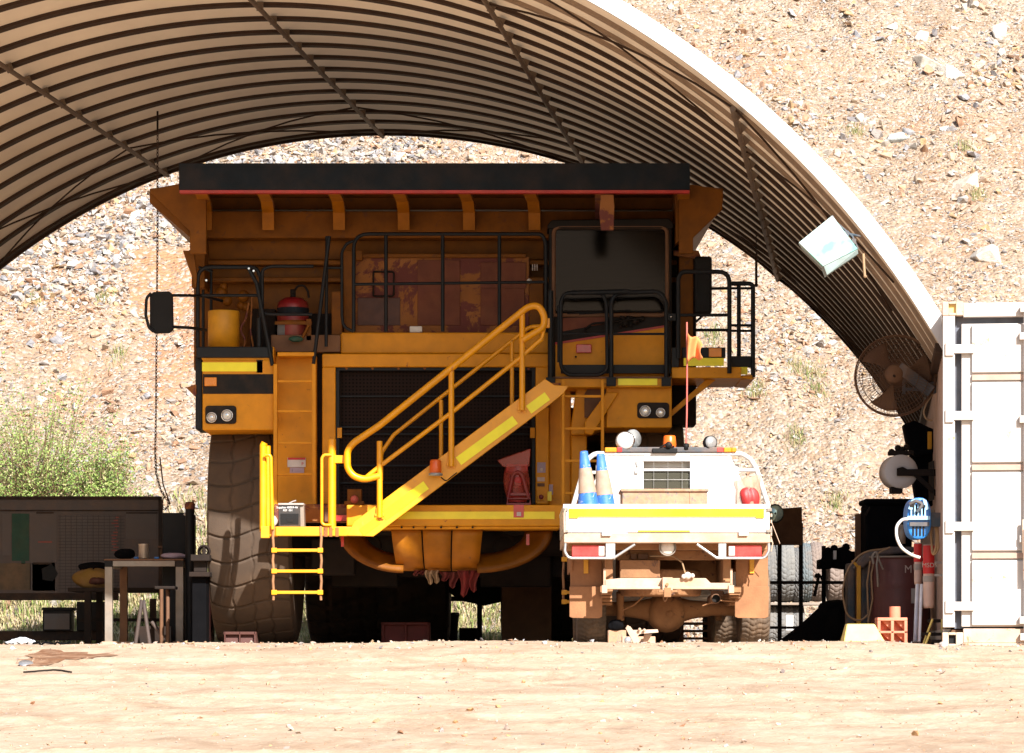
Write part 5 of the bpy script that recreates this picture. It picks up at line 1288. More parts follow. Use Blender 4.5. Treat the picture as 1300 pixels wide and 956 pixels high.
# --- load in the tray
zf = wz(677,DT)
def cone(x, y, lean, label):
    t = thing('traffic_cone', label, 'traffic cone', (x,y,zf), 'traffic cones standing in the ute tray')
    o = Vector((x,y,zf)); H = .72; prof_ = lambda h: .122*(1-h)+.033*h
    R_ = Matrix.Translation(o) @ Matrix.Rotation(lean,4,'Y') @ Matrix.Translation(-o)
    def seg(h0,h1,e=0): 
        mb = MB(); mb.lathe([(prof_(h0)+e,h0*H),(prof_(h1)+e,h1*H)] if h1 < 1 else [(prof_(h0)+e,h0*H),(prof_(h1),h1*H),(prof_(h1)*.6,h1*H+.005),(0,h1*H-.01)], o, (0,0,1), 24); mb.v = [tuple(R_ @ Vector(v)) for v in mb.v]; return mb
    seg(0,.50).build('cone_body', 'cone_blue', t); seg(.80,1).build('cone_tip', 'cone_blue', t); seg(.50,.80,.003).build('reflective_sleeve', 'cone_sleeve', t)
    mb = MB(); mb.box(x-.17,x+.17,y-.17,y+.17,zf,zf+.03); mb.build('base', 'cone_blue', t, bevel=.01)
cone(wx(750,DT+.4), DT+.36, -.085, 'left hand blue tipped traffic cone, the lower one, with dirty tan sleeve')
cone(wx(771,DT+.8), DT+.72, -.085, 'right hand blue tipped traffic cone, slightly taller, with clean blue foot')
mb = MB(); a = DT+.85; mb.pb(790,623,875,672,a,.55); mb.pb(788,620.5,900,624,a-.02,.6); mb.pb(875,624,898,672,a,.55); wb = mb.build('wooden_box', 'wood_box', bevel=.006); tag(wb, 'scuffed flat brown wooden box lying in the ute tray', 'box')
mat('red_cloth_bag', (.50,.03,.03), .5, dirt=.05)
mb = MB(); c_ = P(949,640,DT+.6)
def fn(u,v):
    a = u*2*math.pi; hh = v; r_ = .11*(1-.15*abs(hh-.4))+.012*math.sin(5*a+3*v)+.008*math.sin(9*a)
    sx_ = 1.0 if v < .85 else 1.15
    return Vector((c_.x+r_*math.cos(a)*sx_, c_.y+r_*.7*math.sin(a)*(1-.7*max(0,v-.6)), zf+.01+ (wz(608,DT+.6)-zf)*v+.03*math.cos(a)*v))
mb.grid(fn, 26, 12); bg = mb.build('plastic_bag', 'plastic_bag_clear'); tag(bg, 'clear plastic bag of red things at the right end of the ute tray', 'bag')
def fn2(u,v):
    a = u*2*math.pi; b2 = (v-.5)*math.pi; k = 1+.25*math.sin(3*a+1+3*v)+.12*math.sin(7*a+5*v)+.1*math.sin(9*v+2*a)
    return Vector((c_.x+.01+.075*k*math.cos(b2)*math.cos(a), c_.y-.045+.05*k*math.cos(b2)*math.sin(a), wz(632,DT+.6)+.095*math.sin(b2)))
mb = MB(); mb.grid(fn2, 26, 14); mb.build('red_contents', 'red_cloth_bag', bg)
mb = MB(); mb.box(c_.x-.08,c_.x+.08,c_.y+.1,c_.y+.12,zf,zf+.25)
# tie rope hanging from the left tray corner
mb = MB(); mb.pt([(719,644,DT-.02),(716,652,DT-.03),(716.5,676,DT-.03)],.008,6,bend=.03); up(mb, 'tie_rope', 'dusty_pale')
mb = MB(); mb.pt([(979,662,DT+.1),(983,672,DT+.1),(990,690,DT+.15)],.004,5); mb.pt([(979,700,DT+.1),(981,690,DT+.1),(978,680,DT+.1)],.006,5); up(mb, 'tie_rope', 'dusty_pale')
# ================================================================== THINGS HANGING FROM AND STANDING IN THE SHELTER
def roof_y(px, py):
    y = YN
    while y < YF:
        p = P(px, py, y); d = math.hypot(p.x-acx(y), p.z-ACZ)
        if d < AR and False: pass
        # the sight line meets the roof where its distance from the arch axis reaches the radius
        if d >= AR-.05: return y
        y += .05
    return YF-.1
# chain
t = thing('hanging_chain', 'long dark chain with a twisted tail hanging left of the truck mirror', 'chain', (wx(200,36), 36, wz(645,36)))
yc = 36.2; mb = MB(); top = P(200,170,yc)
xz = [(200,166),(200,300),(199,400),(198,520),(197,575),(198,600),(204,622),(213,636),(214,642),(209,648),(205,640),(208,632)]
pl = rounded([P(a,b_,yc) for a,b_ in xz], .2)
# individual links as small flattened rings along the line
acc = 0; last = pl[0]; k = 0
def walk(pl, step):
    out = []; i = 0; cur = pl[0].copy(); out.append((cur.copy(), (pl[1]-pl[0]).normalized())); need = step
    for j in range(1, len(pl)):
        seg = pl[j]-cur; L_ = seg.length
        while L_ >= need:
            d = seg.normalized(); cur = cur+d*need; out.append((cur.copy(), d)); seg = pl[j]-cur; L_ = seg.length; need = step
        need -= L_; cur = pl[j].copy()
        if need <= 0: need = step
    return out
for i, (p, d) in enumerate(walk(pl, .040)):
    u = d.orthogonal().normalized() if i % 2 else d.cross(d.orthogonal()).normalized()
    ring = [p+d*(.026*math.cos(a))+u*(.012*math.sin(a)) for a in [k_*math.pi/4 for k_ in range(8)]]
    mb.tube(ring, .0055, 4, closed=True)
mb.build('chain_link', 'cord', t)
mb = MB(); mb.pt([(203,580,yc),(207,615,yc),(216,640,yc)],.008,6,bend=.1); mb.build('cord', 'cord', t)
mb = MB(); mb.tube([P(200,168,yc), Vector((wx(200,yc), yc, ACZ+math.sqrt(AR**2-(wx(200,yc)-acx(yc))**2)-.0))], .012, 6); mb.build('hook', 'dark_metal', t)
yc2 = 36.5; mb = MB(); x_ = wx(960,yc2); zt = ACZ+math.sqrt(AR**2-(x_-acx(yc2))**2)
mb.tube([Vector((x_,yc2,zt)), P(960,332,yc2)], .006, 6); mb.tube([P(960,322,yc2),P(960,362,yc2)], .016, 7); mb.ball(P(960,362,yc2),.025,n=8)
tag(mb.build('pull_cord', 'cord'), 'thin dark pull cord hanging from the roof over the side platform', 'cord')

# translucent floodlight hung under the right shoulder of the arch
yl = 26.5
t = thing('floodlight', 'square whitish green floodlight box hanging under the right shoulder of the shelter', 'floodlight', tuple(P(1052,312,yl)))
c4 = [P(1056,274,yl-.04),P(1014,307,yl-.04),P(1046,337,yl-.04),P(1089,317,yl-.04)]
c4 = [P(1056.5,273.5,yl-.04),P(1014,308,yl-.04),P(1045,338,yl-.04),P(1089,316,yl-.04)]
mb = MB(); mb.prism([c4[0],c4[1],c4[2],c4[3]], (0.0,.05,0)); mb.build('lens_cover', 'light_cover', t, bevel=.006)
mb = MB(); q = [v+Vector((0,.055,0)) for v in c4]; e = [v+Vector((.03,.30,-.085)) for v in c4]; cc = sum(q,Vector())/4
e = [Vector((cc.x,0,cc.z))+ (Vector((v.x,0,v.z))-Vector((cc.x,0,cc.z)))*.9+Vector((.02,yl+.13,-.04)) for v in q]
mb.add(q+e, [(0,1,2,3),(7,6,5,4),(0,4,5,1),(1,5,6,2),(2,6,7,3),(3,7,4,0)]); mb.build('housing', 'light_case', t, bevel=.004)
mb = MB()
mb.prism([P(1046,338,yl-.03),P(1089,316.5,yl-.03),P(1089.5,322,yl-.0),P(1050,349,yl-.0)], (0,.2,0)); mb.build('lower_rim', 'light_case', t)
mb = MB(); mb.tube([P(1056,274,yl+.05), P(1062,283,yl+.05), P(1082,300,yl+.05), P(1089,316,yl+.05)], .012, 6); mb.tube([P(1074,296,yl+.10), P(1092,300,YN-.02)], .012, 6); mb.pb(1072,293,1078,300,yl,.08); mb.pb(1081,303,1087,310,yl,.08); mb.build('mounting_bracket', 'blue_grey', t, bevel=.003)
mb = MB(); mb.pt([(1096,322,yl+.02),(1097,340,yl+.02),(1098,352,yl+.02),(1100,350,yl+.02)],.012,6,bend=.02); tag(mb.build('hook', 'hose_tan'), 'small tan hook hanging under the roof beside the floodlight', 'hook')

# pedestal of the wall fan
cw = lambda y: wx(1197,25.8)+(y-25.8)*.1173      # side wall of the container
yf = 29.0
t = thing('wall_fan', 'big round cage fan bracketed off the container below the roof', 'fan', tuple(P(1145,470,yf)))
c_ = P(1137,477,yf); Rf = 52*yf/F
ax = Vector((-.25,-.95,.1)).normalized(); ux = ax.orthogonal().normalized(); uz = ax.cross(ux)
def fp(r,a,h=0): return c_+(ux*math.cos(a)+uz*math.sin(a))*r+ax*h
mb = MB()
mb.tube([fp(Rf,k*math.pi/24) for k in range(48)], .009, 6, closed=True)
for h in (-.09,.09):
    mb.tube([fp(Rf*.98,k*math.pi/24,h*.4) for k in range(48)], .005, 5, closed=True)
    for r_ in (.85,.6,.35): mb.tube([fp(Rf*r_,k*math.pi/20,h) for k in range(40)], .003, 4, closed=True)
    for k in range(72):
        a = k*math.pi/36; mb.tube([fp(Rf*.2,a,h*1.15),fp(Rf*.6,a,h*1.1),fp(Rf*.88,a,h*.85),fp(Rf,a,0)], .0024, 3, cap=False)
mb.build('cage', 'brown_metal', t)
mb = MB()
for k in range(3):
    a0 = k*2*math.pi/3+.45
    def fn(u,v,a0=a0): r_ = Rf*(.12+.76*u); a = a0+(v-.5)*(.35+.55*u); return fp(r_, a, .05*(v-.5)*2*(1-.3*u))
    mb.grid(fn, 8, 5)
mb.build('blade', 'brown_metal', t, solid=.003)
mb = MB(); mb.lathe([(0,.14),(.07,.13),(.095,.09),(.095,-.10),(.06,-.14),(0,-.14)], c_, ax, 22); mt = mb.build('motor', 'brown_metal', t); mb = MB(); mb.cyl(fp(.03,1,.13),fp(.03,1,.16),.012,8); mb.build('bolt', 'dark_metal', mt)
mb = MB(); e0 = P(1141,466,yf-.12); e1 = P(1183,497,yf-.15); d = (e1-e0); n_ = Vector((d.z,0,-d.x)).normalized()*.055
mb.prism([e0+n_,e1+n_,e1-n_,e0-n_],(0,.10,0)); mb.pb(1148,492,1186,496,yf-.1,.04); mb.pb(1146,480,1150,500,yf-.1,.04); mb.box(P(1180,480,yf).x, cw(yf)-.0, yf-.1, yf+.05, wz(500,yf), wz(486,yf)); mb.build('wall_bracket', 'blue_grey', t, bevel=.006)
mb = MB(); mb.pt([(1184,500,yf-.1),(1176,512,yf-.1),(1172,524,yf-.1),(1176,533,yf-.1),(1184,534,yf-.1)],.009,7,bend=.1); mb.build('power_cable', 'hose_tan', t)

# paper roll on its bracket
yr = 29.8
t = thing('paper_roll', 'large white paper towel roll on a dark wall bracket', 'paper roll', tuple(P(1144,625,yr)))
c_ = P(1144.5,598.5,yr); r_ = 21.5*yr/F
mb = MB(); mb.lathe([(.035,.0),(.04,-.004),(r_*.96,-.004),(r_,.012),(r_,.26),(.03,.26)], c_, (-.10,1,.0), 36); mb.build('roll', 'paper_roll', t)
mb = MB(); mb.pp([(1139,594.5),(1146,592.5),(1152,595.5),(1188,595.5),(1188,604),(1139,604)], yr-.05, .04); mb.pp([(1160,604),(1168,604),(1188,622),(1188,630)], yr-.04,.03); mb.box(wx(1184,yr), cw(yr), yr-.08, yr+.3, wz(635,yr), wz(585,yr)); mb.build('bracket', 'dark_metal', t, bevel=.004)
mb = MB(); mb.pb(1130,572,1160,577,yr+.05,.2)
for (a,b_) in ((1132,574),(1140,569),(1145,571),(1151,568)): mb.ball(P(a,b_,yr+.1),.035,n=8)
mb.build('holder_top', 'dark_metal', t); mb = MB(); mb.pb(1132,618,1146,626,yr+.02,.2); mb.build('holder_foot', 'dark_metal', t)
# dark coats and gear hung on the container wall
mb = MB()
def blob(poly, D, dep, sd=0):
    g_ = random.Random(sd); mb.pp([(a+g_.uniform(-1,1), b_+g_.uniform(-1,1)) for a,b_ in poly], D, dep)
blob([(1148,538),(1160,534),(1175,540),(1187,545),(1187,575),(1163,580),(1152,566)], 31.0,.2,1); blob([(1155,560),(1186,560),(1187,642),(1164,640),(1158,600)], 31.3,.2,2)
tag(mb.build('hanging_coat', 'cloth_black', bevel=.02), 'black coats and bags hung behind the paper roll', 'coat')
mb = MB(); mb.pb(1178,548,1183,570,30.8,.03); tag(mb.build('ruler', 'canister_yellow', bevel=.003), 'short yellow strip hanging on the wall above the paper roll', 'level')
mb = MB(); mb.pb(1162,625,1166,640,32.0,.04); 
mb = MB(); mb.pp([(1062,430),(1066,430),(1150,540),(1150,546)], 38.8,.03)

# blue hose reel
yh = 26.05
t = thing('hose_reel', 'bright blue slotted hose reel on the container side', 'hose reel', tuple(P(1167,685,yh)))
c_ = P(1167,658,yh); 
prof_ = [(0,0)]
def oval(r_x, r_z, D, dep, m, cut=None):
    mb = MB(); pol = []
    for k in range(28):
        a = 2*math.pi*k/28; sx_ = abs(math.cos(a))**.75*(1 if math.cos(a) > 0 else -1); sz_ = abs(math.sin(a))**.75*(1 if math.sin(a) > 0 else -1)
        pol.append((1167+r_x*sx_, 658+r_z*sz_))
    mb.pp(pol, D, dep); return mb
oval(15.5,26.5,yh+.03,.28,'').build('reel_case', 'blue_plastic', t, bevel=.02)
mb = MB()
for k in range(5):
    x0 = 1156+k*4.4; mb.pb(x0,638,x0+2.0,657,yh,.03)
mb.pb(1152,655,1181,660,yh-.005,.035); mb.pp([(1153,646),(1157,635),(1162,633),(1158,648)],yh-.004,.03); mb.pp([(1180,646),(1176,635),(1171,633),(1175,648)],yh-.004,.03); mb.build('front_grille', 'pale_blue', t, bevel=.003)
mb = MB()
for k in range(4):
    x0 = 1158.5+k*4.4; mb.pb(x0,664,x0+2,680,yh+.02,.02); mb.pb(x0,640,x0+2,653,yh+.022,.02)
mb.pb(1155,641,1161,644,yh-.008,.02); mb.pb(1168,641,1175,644,yh-.008,.02); mb.build('slot', 'panel_black', t)
mb = MB(); mb.pb(1155,663,1180,668,yh-.003,.03); mb.pt([(1155,640,yh),(1163,636,yh-.02),(1172,640,yh-.02),(1164,650,yh-.02)],.016,6,bend=.03); mb.build('handle', 'blue_grey', t, bevel=.003)
mb = MB(); mb.pt([(1153,659,yh),(1146,659,yh),(1138,667,yh),(1138,682,yh),(1144,696,yh),(1158,705,yh),(1168,708,yh)],.013,8,bend=.18); mb.build('hose', 'hose_white', t)
mb = MB(); mb.box(wx(1180,yh), cw(yh), yh+.1, yh+.2, wz(668,yh), wz(650,yh)); mb.build('wall_bracket', 'blue_grey', t, bevel=.004)
# coil of tan rope beside the reel
mb = MB()
for k in range(6): 
    mb.pt([(1183+rnd.uniform(-2,3),646+k,26.3),(1188+rnd.uniform(-1,3),668,26.25),(1190+rnd.uniform(-2,3),690+k*2,26.25),(1184+rnd.uniform(-2,2),706,26.3),(1182,680,26.3),(1183,648,26.3)],.008,6,bend=.12)
tag(mb.build('rope_coil', 'hose_tan'), 'coil of tan rope hung on the container beside the blue reel', 'rope')

# document tubes with red labels
def doctube(x0, y0, x1, y1, D, label, txt):
    t = thing('document_tube', label, 'document tube', tuple(P((x0+x1)/2,y1,D)), 'document tubes hung on the container side')
    r_ = (x1-x0)/2*D/F; p0 = P((x0+x1)/2,y1,D+r_); H = (y1-y0)*D/F
    mb = MB(); mb.lathe([(0,0),(r_*.9,0),(r_,.03),(r_,H),(0,H)], p0, (0,0,1), 18); mb.build('tube', 'tube_clear', t)
    hl = H*.46; mb = MB(); mb.lathe([(r_+.003,H-hl),(r_+.003,H-.01)], p0, (0,0,1), 18); mb.build('red_label', 'red_label', t)
    mb = MB(); mb.lathe([(r_+.004,H-hl-.07),(r_+.004,H-hl-.02)], p0, (0,0,1), 18, a0=.0); mb.build('grey_label', 'label_grey', t)
    if txt: text(txt, (p0.x, D-.006, p0.z+H-hl*.72), .055, 'text_pale', t)
    mb = MB(); mb.box(p0.x-.01, cw(D)+.02, D+r_, D+r_+.02, p0.z+H*.5, p0.z+H*.5+.02); mb.build('hanger', 'galv', t)
doctube(1160.5,689,1170,742,26.9,'narrow document tube with a red top, nearer the drum','')
doctube(1172,691,1186,772,26.5,'wide document tube with a red MSDS label, nearest the container','MSDS')
# leaning fluorescent tubes
def lean_tube(a, b_, c_, d_, D, m, lab):
    mb = MB(); mb.tube([P(a,b_,D+.1), P(c_,d_,D-.08)], .019, 10); tag(mb.build('fluorescent_tube', m), lab, 'light tube', 'light tubes leaning by the container')
mat('tube_white', (.80,.82,.88), .25, dirt=.02, bump=0)
lean_tube(1165,742,1162,815,26.7,'tube_white','white light tube leaning right below the narrow document tube')
mb = MB(); mb.tube([P(1170,742,26.6), P(1167,815,26.4)], .014, 10); tag(mb.build('fluorescent_tube', 'tube_white'), 'thinner white light tube, the one nearer the container', 'light tube', 'light tubes leaning by the container')
# folding steps by the container
t = thing('step_stool', 'small folding steps tucked against the foot of the container', 'step stool', tuple(P(1186,818,26.2)))
mb = MB(); mb.pb(1183,786,1197,790,26.4,.3); mb.pb(1178,803,1197,807,26.2,.4); mb.pb(1183,812,1197,816,26.1,.4); mb.build('tread', 'dark_metal', t, bevel=.003)
mb = MB(); mb.pt([(1184,786,26.35),(1172,818,26.35)],.010,6); mb.pt([(1181,803,26.15),(1175,818,26.15)],.010,6); mb.pt([(1196,786,26.35),(1196,818,26.35)],.010,6); mb.build('leg', 'chock_yellow', t)

# --- chocks in the sun
t = thing('wheel_chock', 'pale yellow wedge block on the dirt left of the orange jack stand', 'chock', tuple(P(1098,818,25.9)))
mb = MB(); D_ = 25.9; top = 792
x0,x1 = 1070,1128; a,b_ = 1077,1112
vs = [P(x0,822,D_),P(1128,822,D_),P(1128,822,D_)+Vector((0,.35,0)),P(x0,822,D_)+Vector((0,.35,0)),P(a,top,D_)+Vector((0,.10,0)),P(b_,top,D_)+Vector((0,.10,0)),P(b_,top,D_)+Vector((0,.25,0)),P(a,top,D_)+Vector((0,.25,0))]
mb.add(vs, [(0,3,2,1),(4,5,6,7),(0,1,5,4),(1,2,6,5),(2,3,7,6),(3,0,4,7)]); mb.build('block', 'chock_yellow', t, bevel=.008)
t = thing('jack_stand', 'orange ribbed jack stand block with a round pin on top', 'jack stand', tuple(P(1133,818,26.3)))
mb = MB(); D_ = 26.3
mb.pb(1114,784,1152,788,D_,.2); mb.pb(1114,801,1152,804,D_,.2); mb.pb(1114,816,1152,822,D_,.2)
mb.pb(1114,788,1118,822,D_,.2); mb.pb(1131,788,1135,822,D_,.2); mb.pb(1148,788,1152,822,D_,.2); mb.pb(1116,786,1150,820,D_+.12,.03)
for (a,b_) in ((1118,1131),(1135,1148)):
    for (c_,d_) in ((788,801),(804,816)): mb.prism([P(a,c_,D_+.12),P(b_,c_,D_+.12),P(b_,d_,D_+.12)],(0,-.07,0))
mb.build('ribbed_block', 'chock_orange', t, bevel=.004)
mb = MB(); mb.cyl(P(1136,786,D_+.1), P(1136,770,D_+.1), .048, 18); mb.build('pin', 'chock_orange', t, bevel=.006)

# --- drum, frame and hoses
yd = 29.2
t = thing('oil_drum', 'dark maroon oil drum lettered M behind the orange jack stand', 'drum', tuple(P(1141,818,yd)))
p = P(1143,819,yd+.29); H = 112*yd/F; r_ = .285
mb = MB(); pr = [(0,.0),(r_,.0)]
for k in range(30):
    h = H*k/29; e = .010*(math.exp(-((h/H-.36)/.012)**2)+math.exp(-((h/H-.68)/.012)**2)); pr.append((r_+e, h))
pr += [(r_+.008,H),(r_+.008,H-.01),(r_-.01,H-.015),(0,H-.015)]
mb.lathe(pr, p, (0,0,1), 36); mb.build('drum_body', 'drum_red', t)
mb = MB(); mb.lathe([(r_+.004,H-.006),(r_+.013,H-.002),(r_+.013,H+.012),(r_-.004,H+.012)], p, (0,0,1), 36); mb.build('rim', 'steel_dusty', t)
text('M', (P(1153,723,yd).x, p.y-math.sqrt(r_**2-.075**2)-.018, P(1153,723,yd).z), .105, 'text_pale', t, rot=(math.pi/2,0,.27))
mb = MB(); mb.box(P(1157,0,yd).x, P(1157,0,yd).x+.09, yd+.0, yd+.08, wz(766,yd), wz(747,yd)); mb.build('drum_label', 'label_grey', t)
t = thing('pressure_washer', 'blue grey machine with hoses and a yellow post left of the maroon drum', 'pressure washer', tuple(P(1098,818,30)))
mb = MB(); mb.pb(1094,704,1114,818,30,.4); mb.pp([(1084,722),(1098,700),(1130,694),(1165,694),(1165,700),(1112,706),(1096,722)],29.9,.2); mb.pb(1076,715,1086,815,30.3,.25); mb.build('body', 'blue_grey', t, bevel=.02)
mb = MB(); mb.pb(1088,718,1093,792,29.85,.05); mb.pp([(1081,712),(1084,711),(1091,719),(1088,721)],29.85,.05); mb.build('yellow_post', 'canister_yellow', t, bevel=.004)
mb = MB()
mb.pt([(1124,697,29.6),(1095,700,29.55),(1075,722,29.5),(1069,752,29.5),(1075,782,29.5),(1092,790,29.5),(1108,775,29.5),(1122,748,29.5),(1128,715,29.4)],.010,7,bend=.35)
mb.pt([(1130,695,29.4),(1112,703,29.4),(1106,730,29.4),(1108,760,29.4),(1102,790,29.4)],.009,6,bend=.15)
mb.pt([(1105,712,29.5),(1101,740,29.5),(1103,800,29.5)],.010,6,bend=.1); mb.build('hose', 'hose_tan', t)
mb = MB(); mb.pt([(1109,716,29.2),(1107,706,29.2),(1112,700,29.2),(1115,706,29.2),(1113,716,29.2),(1115,745,29.2)],.012,6,bend=.05); mb.pt([(1115,708,29.2),(1121,723,29.2)],.009,6); mb.build('hose_hook', 'steel_dusty', t)
t = thing('dark_cabinet', 'black box shaped machine cover behind the blue reel', 'cabinet', tuple(P(1127,700,30.6)))
mb = MB(); mb.pb(1097,633,1160,640,30.6,.5); mb.pb(1099,640,1158,818,30.65,.45); mb.build('cabinet_body', 'cloth_black', t, bevel=.02)
mb = MB(); mb.pp([(1098,652),(1104,643),(1105,645),(1100,655)],30.58,.02); mb.pb(1140,672,1150,690,30.4,.1); mb.build('trim', 'dark_metal', t)
mb = MB(); mb.pp([(1086,653),(1098,651),(1098,818),(1086,818)],31.2,.05); tag(mb.build('upright_board', 'brown_board'), 'dark brown board standing left of the black cabinet', 'board')
mb = MB(); mb.pb(1142,666,1149,690,28.8,.07); mb.lathe([(.0,0),(.03,0),(.03,.10),(.02,.14),(0,.14)], P(1145.5,690,28.8), (0,0,1), 12); tag(mb.build('spray_can', 'steel_dusty'), 'small dusty canister between the blue reel and its hose', 'canister')
mb = MB(); mb.pb(1128,690,1160,702,28.9,.6); 

t = thing('pallet', 'dark stacked pallets in the shade behind the right rear wheel of the ute', 'pallet', tuple(P(900,818,35.2)))
for i in range(4):
    yy = 818-i*9.5; mb = MB()
    for k in range(3): mb.pb(862+k*36,yy-6,868+k*36,yy+1,35.2,.9)
    mb.build('bearer', 'brown_board', t, bevel=.004); mb = MB(); mb.pb(860,yy-9,942,yy-6,35.2,.9); mb.build('deck_board', 'brown_board', t, bevel=.004)
# --- tyre rack and stacked truck tyres behind on the sunlit ground
yk = 36.5
t = thing('steel_rack', 'dark steel rack with a black sign panel right of the ute', 'rack', tuple(P(1020,818,yk)))
mb = MB()
for xx in (990,1017,1046,1074): mb.pb(xx-2.5,(664 if xx < 1030 else 693),xx+2.5,820,yk,.05)
for xx in (962,990,1017,1046): mb.pb(xx-2.5,696,xx+2.5,820,yk+.9,.05)
mb.build('upright', 'dark_metal', t)
mb = MB(); mb.pb(948,737.5,1080,741.5,yk-.03,.05); mb.pb(948,737.5,1080,741.5,yk+.93,.05); mb.pb(965,795,1020,798.5,yk-.03,.05); mb.pb(965,815.5,1020,819.5,yk-.03,.05); mb.build('shelf_rail', 'dark_metal', t)
mb = MB(); mb.pp([(975,647),(1000,645),(1018,643.5),(1019,692),(975,692)],yk-.08,.05); mb.build('sign_panel', 'brown_board', t, bevel=.005)
mb = MB(); mb.pt([(1034,757,yk-.1),(1040,728,yk-.1),(1046,740,yk-.1)],.02,6); mb.ball(P(1037,731,yk-.1),.03,n=8); mb.build('clamp', 'dark_metal', t)
yt = 44.4
def truck_tyre(px, py_bottom, R, Wd, tone, label, src=None, chev=.05, y=yt):
    if src is None:
        o = tyre_mesh('truck_tyre', R, Wd, R*.55, tone, pitch=.075, depth=.013, gw=.012, wave=.02, longs=(-.5,0,.5), seg=240, ac=28, waves=1.6, chev=chev)
        mb = MB(); mb.lathe([(R*.60,-.02),(R*.98,-.02),(R*.98,.02),(R*.60,.02)], (0,0,0), (1,0,0), 24)
    else:
        o = src.copy(); COL.objects.link(o)
    o.scale = (1.08,1.08,1.08); R = R*1.08
    o.location = Vector((wx(px,y), y, wz(py_bottom,y)+R)); o['_off'] = tuple(o.location)
    tag(o, label, 'tyre', 'truck tyres stored on the rack behind the ute'); return o
mat('rubber_pale', (.18,.18,.175), .9, dirt=.3, dcol=(.28,.25,.21)); mat('rubber_pink', (.22,.17,.145), .9, dirt=.4, dcol=(.27,.2,.16)); mat('rubber_blue', (.13,.155,.165), .9, dirt=.2)
zb = 765
a1 = truck_tyre(975,zb,.39,.20,'rubber_grey','leftmost tyre on the upper shelf, narrow grey, partly behind the ute mirror')
truck_tyre(995,zb,.41,.235,'rubber_pale','widest pale tyre with a coarse tread, second on the upper shelf',chev=.09)
truck_tyre(1012.5,zb+2,.38,.13,'rubber_grey','thin dark grey tyre squeezed third on the upper shelf')
truck_tyre(1022,zb,.40,.14,'rubber_blue','bluish grey tyre right of the rack post on the upper shelf',chev=.09)
truck_tyre(1036,zb-1,.40,.17,'rubber_pink','pinkish brown tyre with fine blocks on the upper shelf',chev=.02)
truck_tyre(1062,zb,.37,.24,'rubber_pink','tyre seen through the gap under the black engine hoist',chev=.02)
mb = MB(); mb.box(wx(950,yt), wx(1085,yt), yt-.4, yt+.4, wz(768.5,yt), wz(765.5,yt)); 
for xx in (950,1083): mb.box(wx(xx,yt), wx(xx,yt)+.06, yt-.35, yt-.3, -.05, wz(768,yt))
tag(mb.build('tyre_shelf', 'steel_dusty', bevel=.004), 'low plank shelf carrying the upper row of tyres', 'shelf')
for i, (xx, ww, ln) in enumerate(((974,.21,'leftmost'),(994,.24,'middle'),(1012,.16,'rightmost'))):
    truck_tyre(xx,828-5+i,.30,ww,'rubber_grey','grey tyre standing on the ground under the shelf, %s of three' % ln,chev=.03)
mb = MB(); mb.pb(998,781,1007,800,43.6,.03); tag(mb.build('white_card', 'text_white'), 'white square card among the lower tyres', 'card')
# black engine hoist and tarpaulin
t = thing('engine_hoist', 'black workshop hoist head with hooks above the tarpaulin', 'hoist', tuple(P(1048,818,34)))
mb = MB(); mb.pp([(1044,712),(1052,698),(1058,702),(1068,694),(1082,700),(1098,699),(1098,724),(1070,722),(1048,718)],34,.35); mb.pb(1040,710,1056,722,33.9,.3); mb.pb(1044,700,1048,790,34.1,.08); mb.pb(1093,700,1097,818,34.2,.08)
for (a,b_) in ((1051,700),(1059,697),(1074,695)): mb.ball(P(a,b_,34.1),.05,n=8)
mb.build('hoist_head', 'cloth_black', t, bevel=.01)
mb = MB(); mb.pb(1058,699,1062,710,33.95,.03); mb.build('white_tag', 'label_white', t)
mb = MB(); n_ = 40
def fn(u,v):
    a = u*2*math.pi; z0 = wz(822,32); z1 = wz(768,32); r_ = (.55-.38*v**.8)*(1+.07*math.sin(5*a+v*2)+.04*math.sin(11*a))
    return Vector((wx(1052,32)+r_*math.cos(a)*1.05+.12*v, 32.3+r_*.7*math.sin(a), z0+(z1-z0)*v))
mb.grid(fn, n_, 14); mb.ball(Vector((wx(1052,32)+.12,32.3,wz(770,32))),.17,(1.2,.8,.45),12)
tag(mb.build('tarpaulin', 'cloth_black'), 'black tarpaulin draped in a heap beside the yellow chock', 'tarpaulin')

# ================================================================== LEFT SIDE
yb = 38.0
t = thing('notice_board', 'long dark framed planner board standing along the left side', 'notice board', tuple(P(80,818,yb)))
mb = MB(); x0,x1 = -130, 205
mb.pb(x0,630,x1,634,yb-.03,.07); mb.pb(x0,753,150,762,yb-.03,.07); mb.pb(201,634,206,760,yb-.03,.07); mb.pb(x0,634,x0+4,753,yb-.03,.07); mb.pb(x0,647.5,201,648.8,yb-.02,.03)
for xx in (-100,190): mb.pb(xx,760,xx+8,820,yb,.06)
mb.pb(x0,801,135,813,yb+.05,.35); mb.build('frame', 'board_frame', t, bevel=.005)
mb = MB(); mb.pb(x0+4,634,201,753,yb,.02); mb.build('board_panel', 'board_grey', t)
for (a,b_,c_,d_,m_) in ((3,652,14,705,'paper_grey'),(15,652,37,712,'paper_green'),(38,651,72,750,'paper_grey'),(76,654,148,752,'paper_grey'),(0,715,39,749,'paper_brown'),(41,714,70,750,'label_grey'),(160,652,198,684,'paper_grey'),(27,712,32,716,'paper_green')):
    mb = MB(); mb.pb(a,b_,c_,d_,yb-.006,.005); mb.build('paper', m_, t)
mb = MB()
for k in range(24): mb.pb(74,655+k*4,158,655.6+k*4,yb-.010,.003)
for k in range(12): mb.pb(76+k*7,654,76.5+k*7,752,yb-.009,.002)
mb.build('planner_grid', 'grid_line', t)
mb = MB()
for k in range(14): mb.pb(141+rnd.uniform(0,7),656+k*3.8,147+rnd.uniform(0,4),657.6+k*3.8,yb-.013,.003)
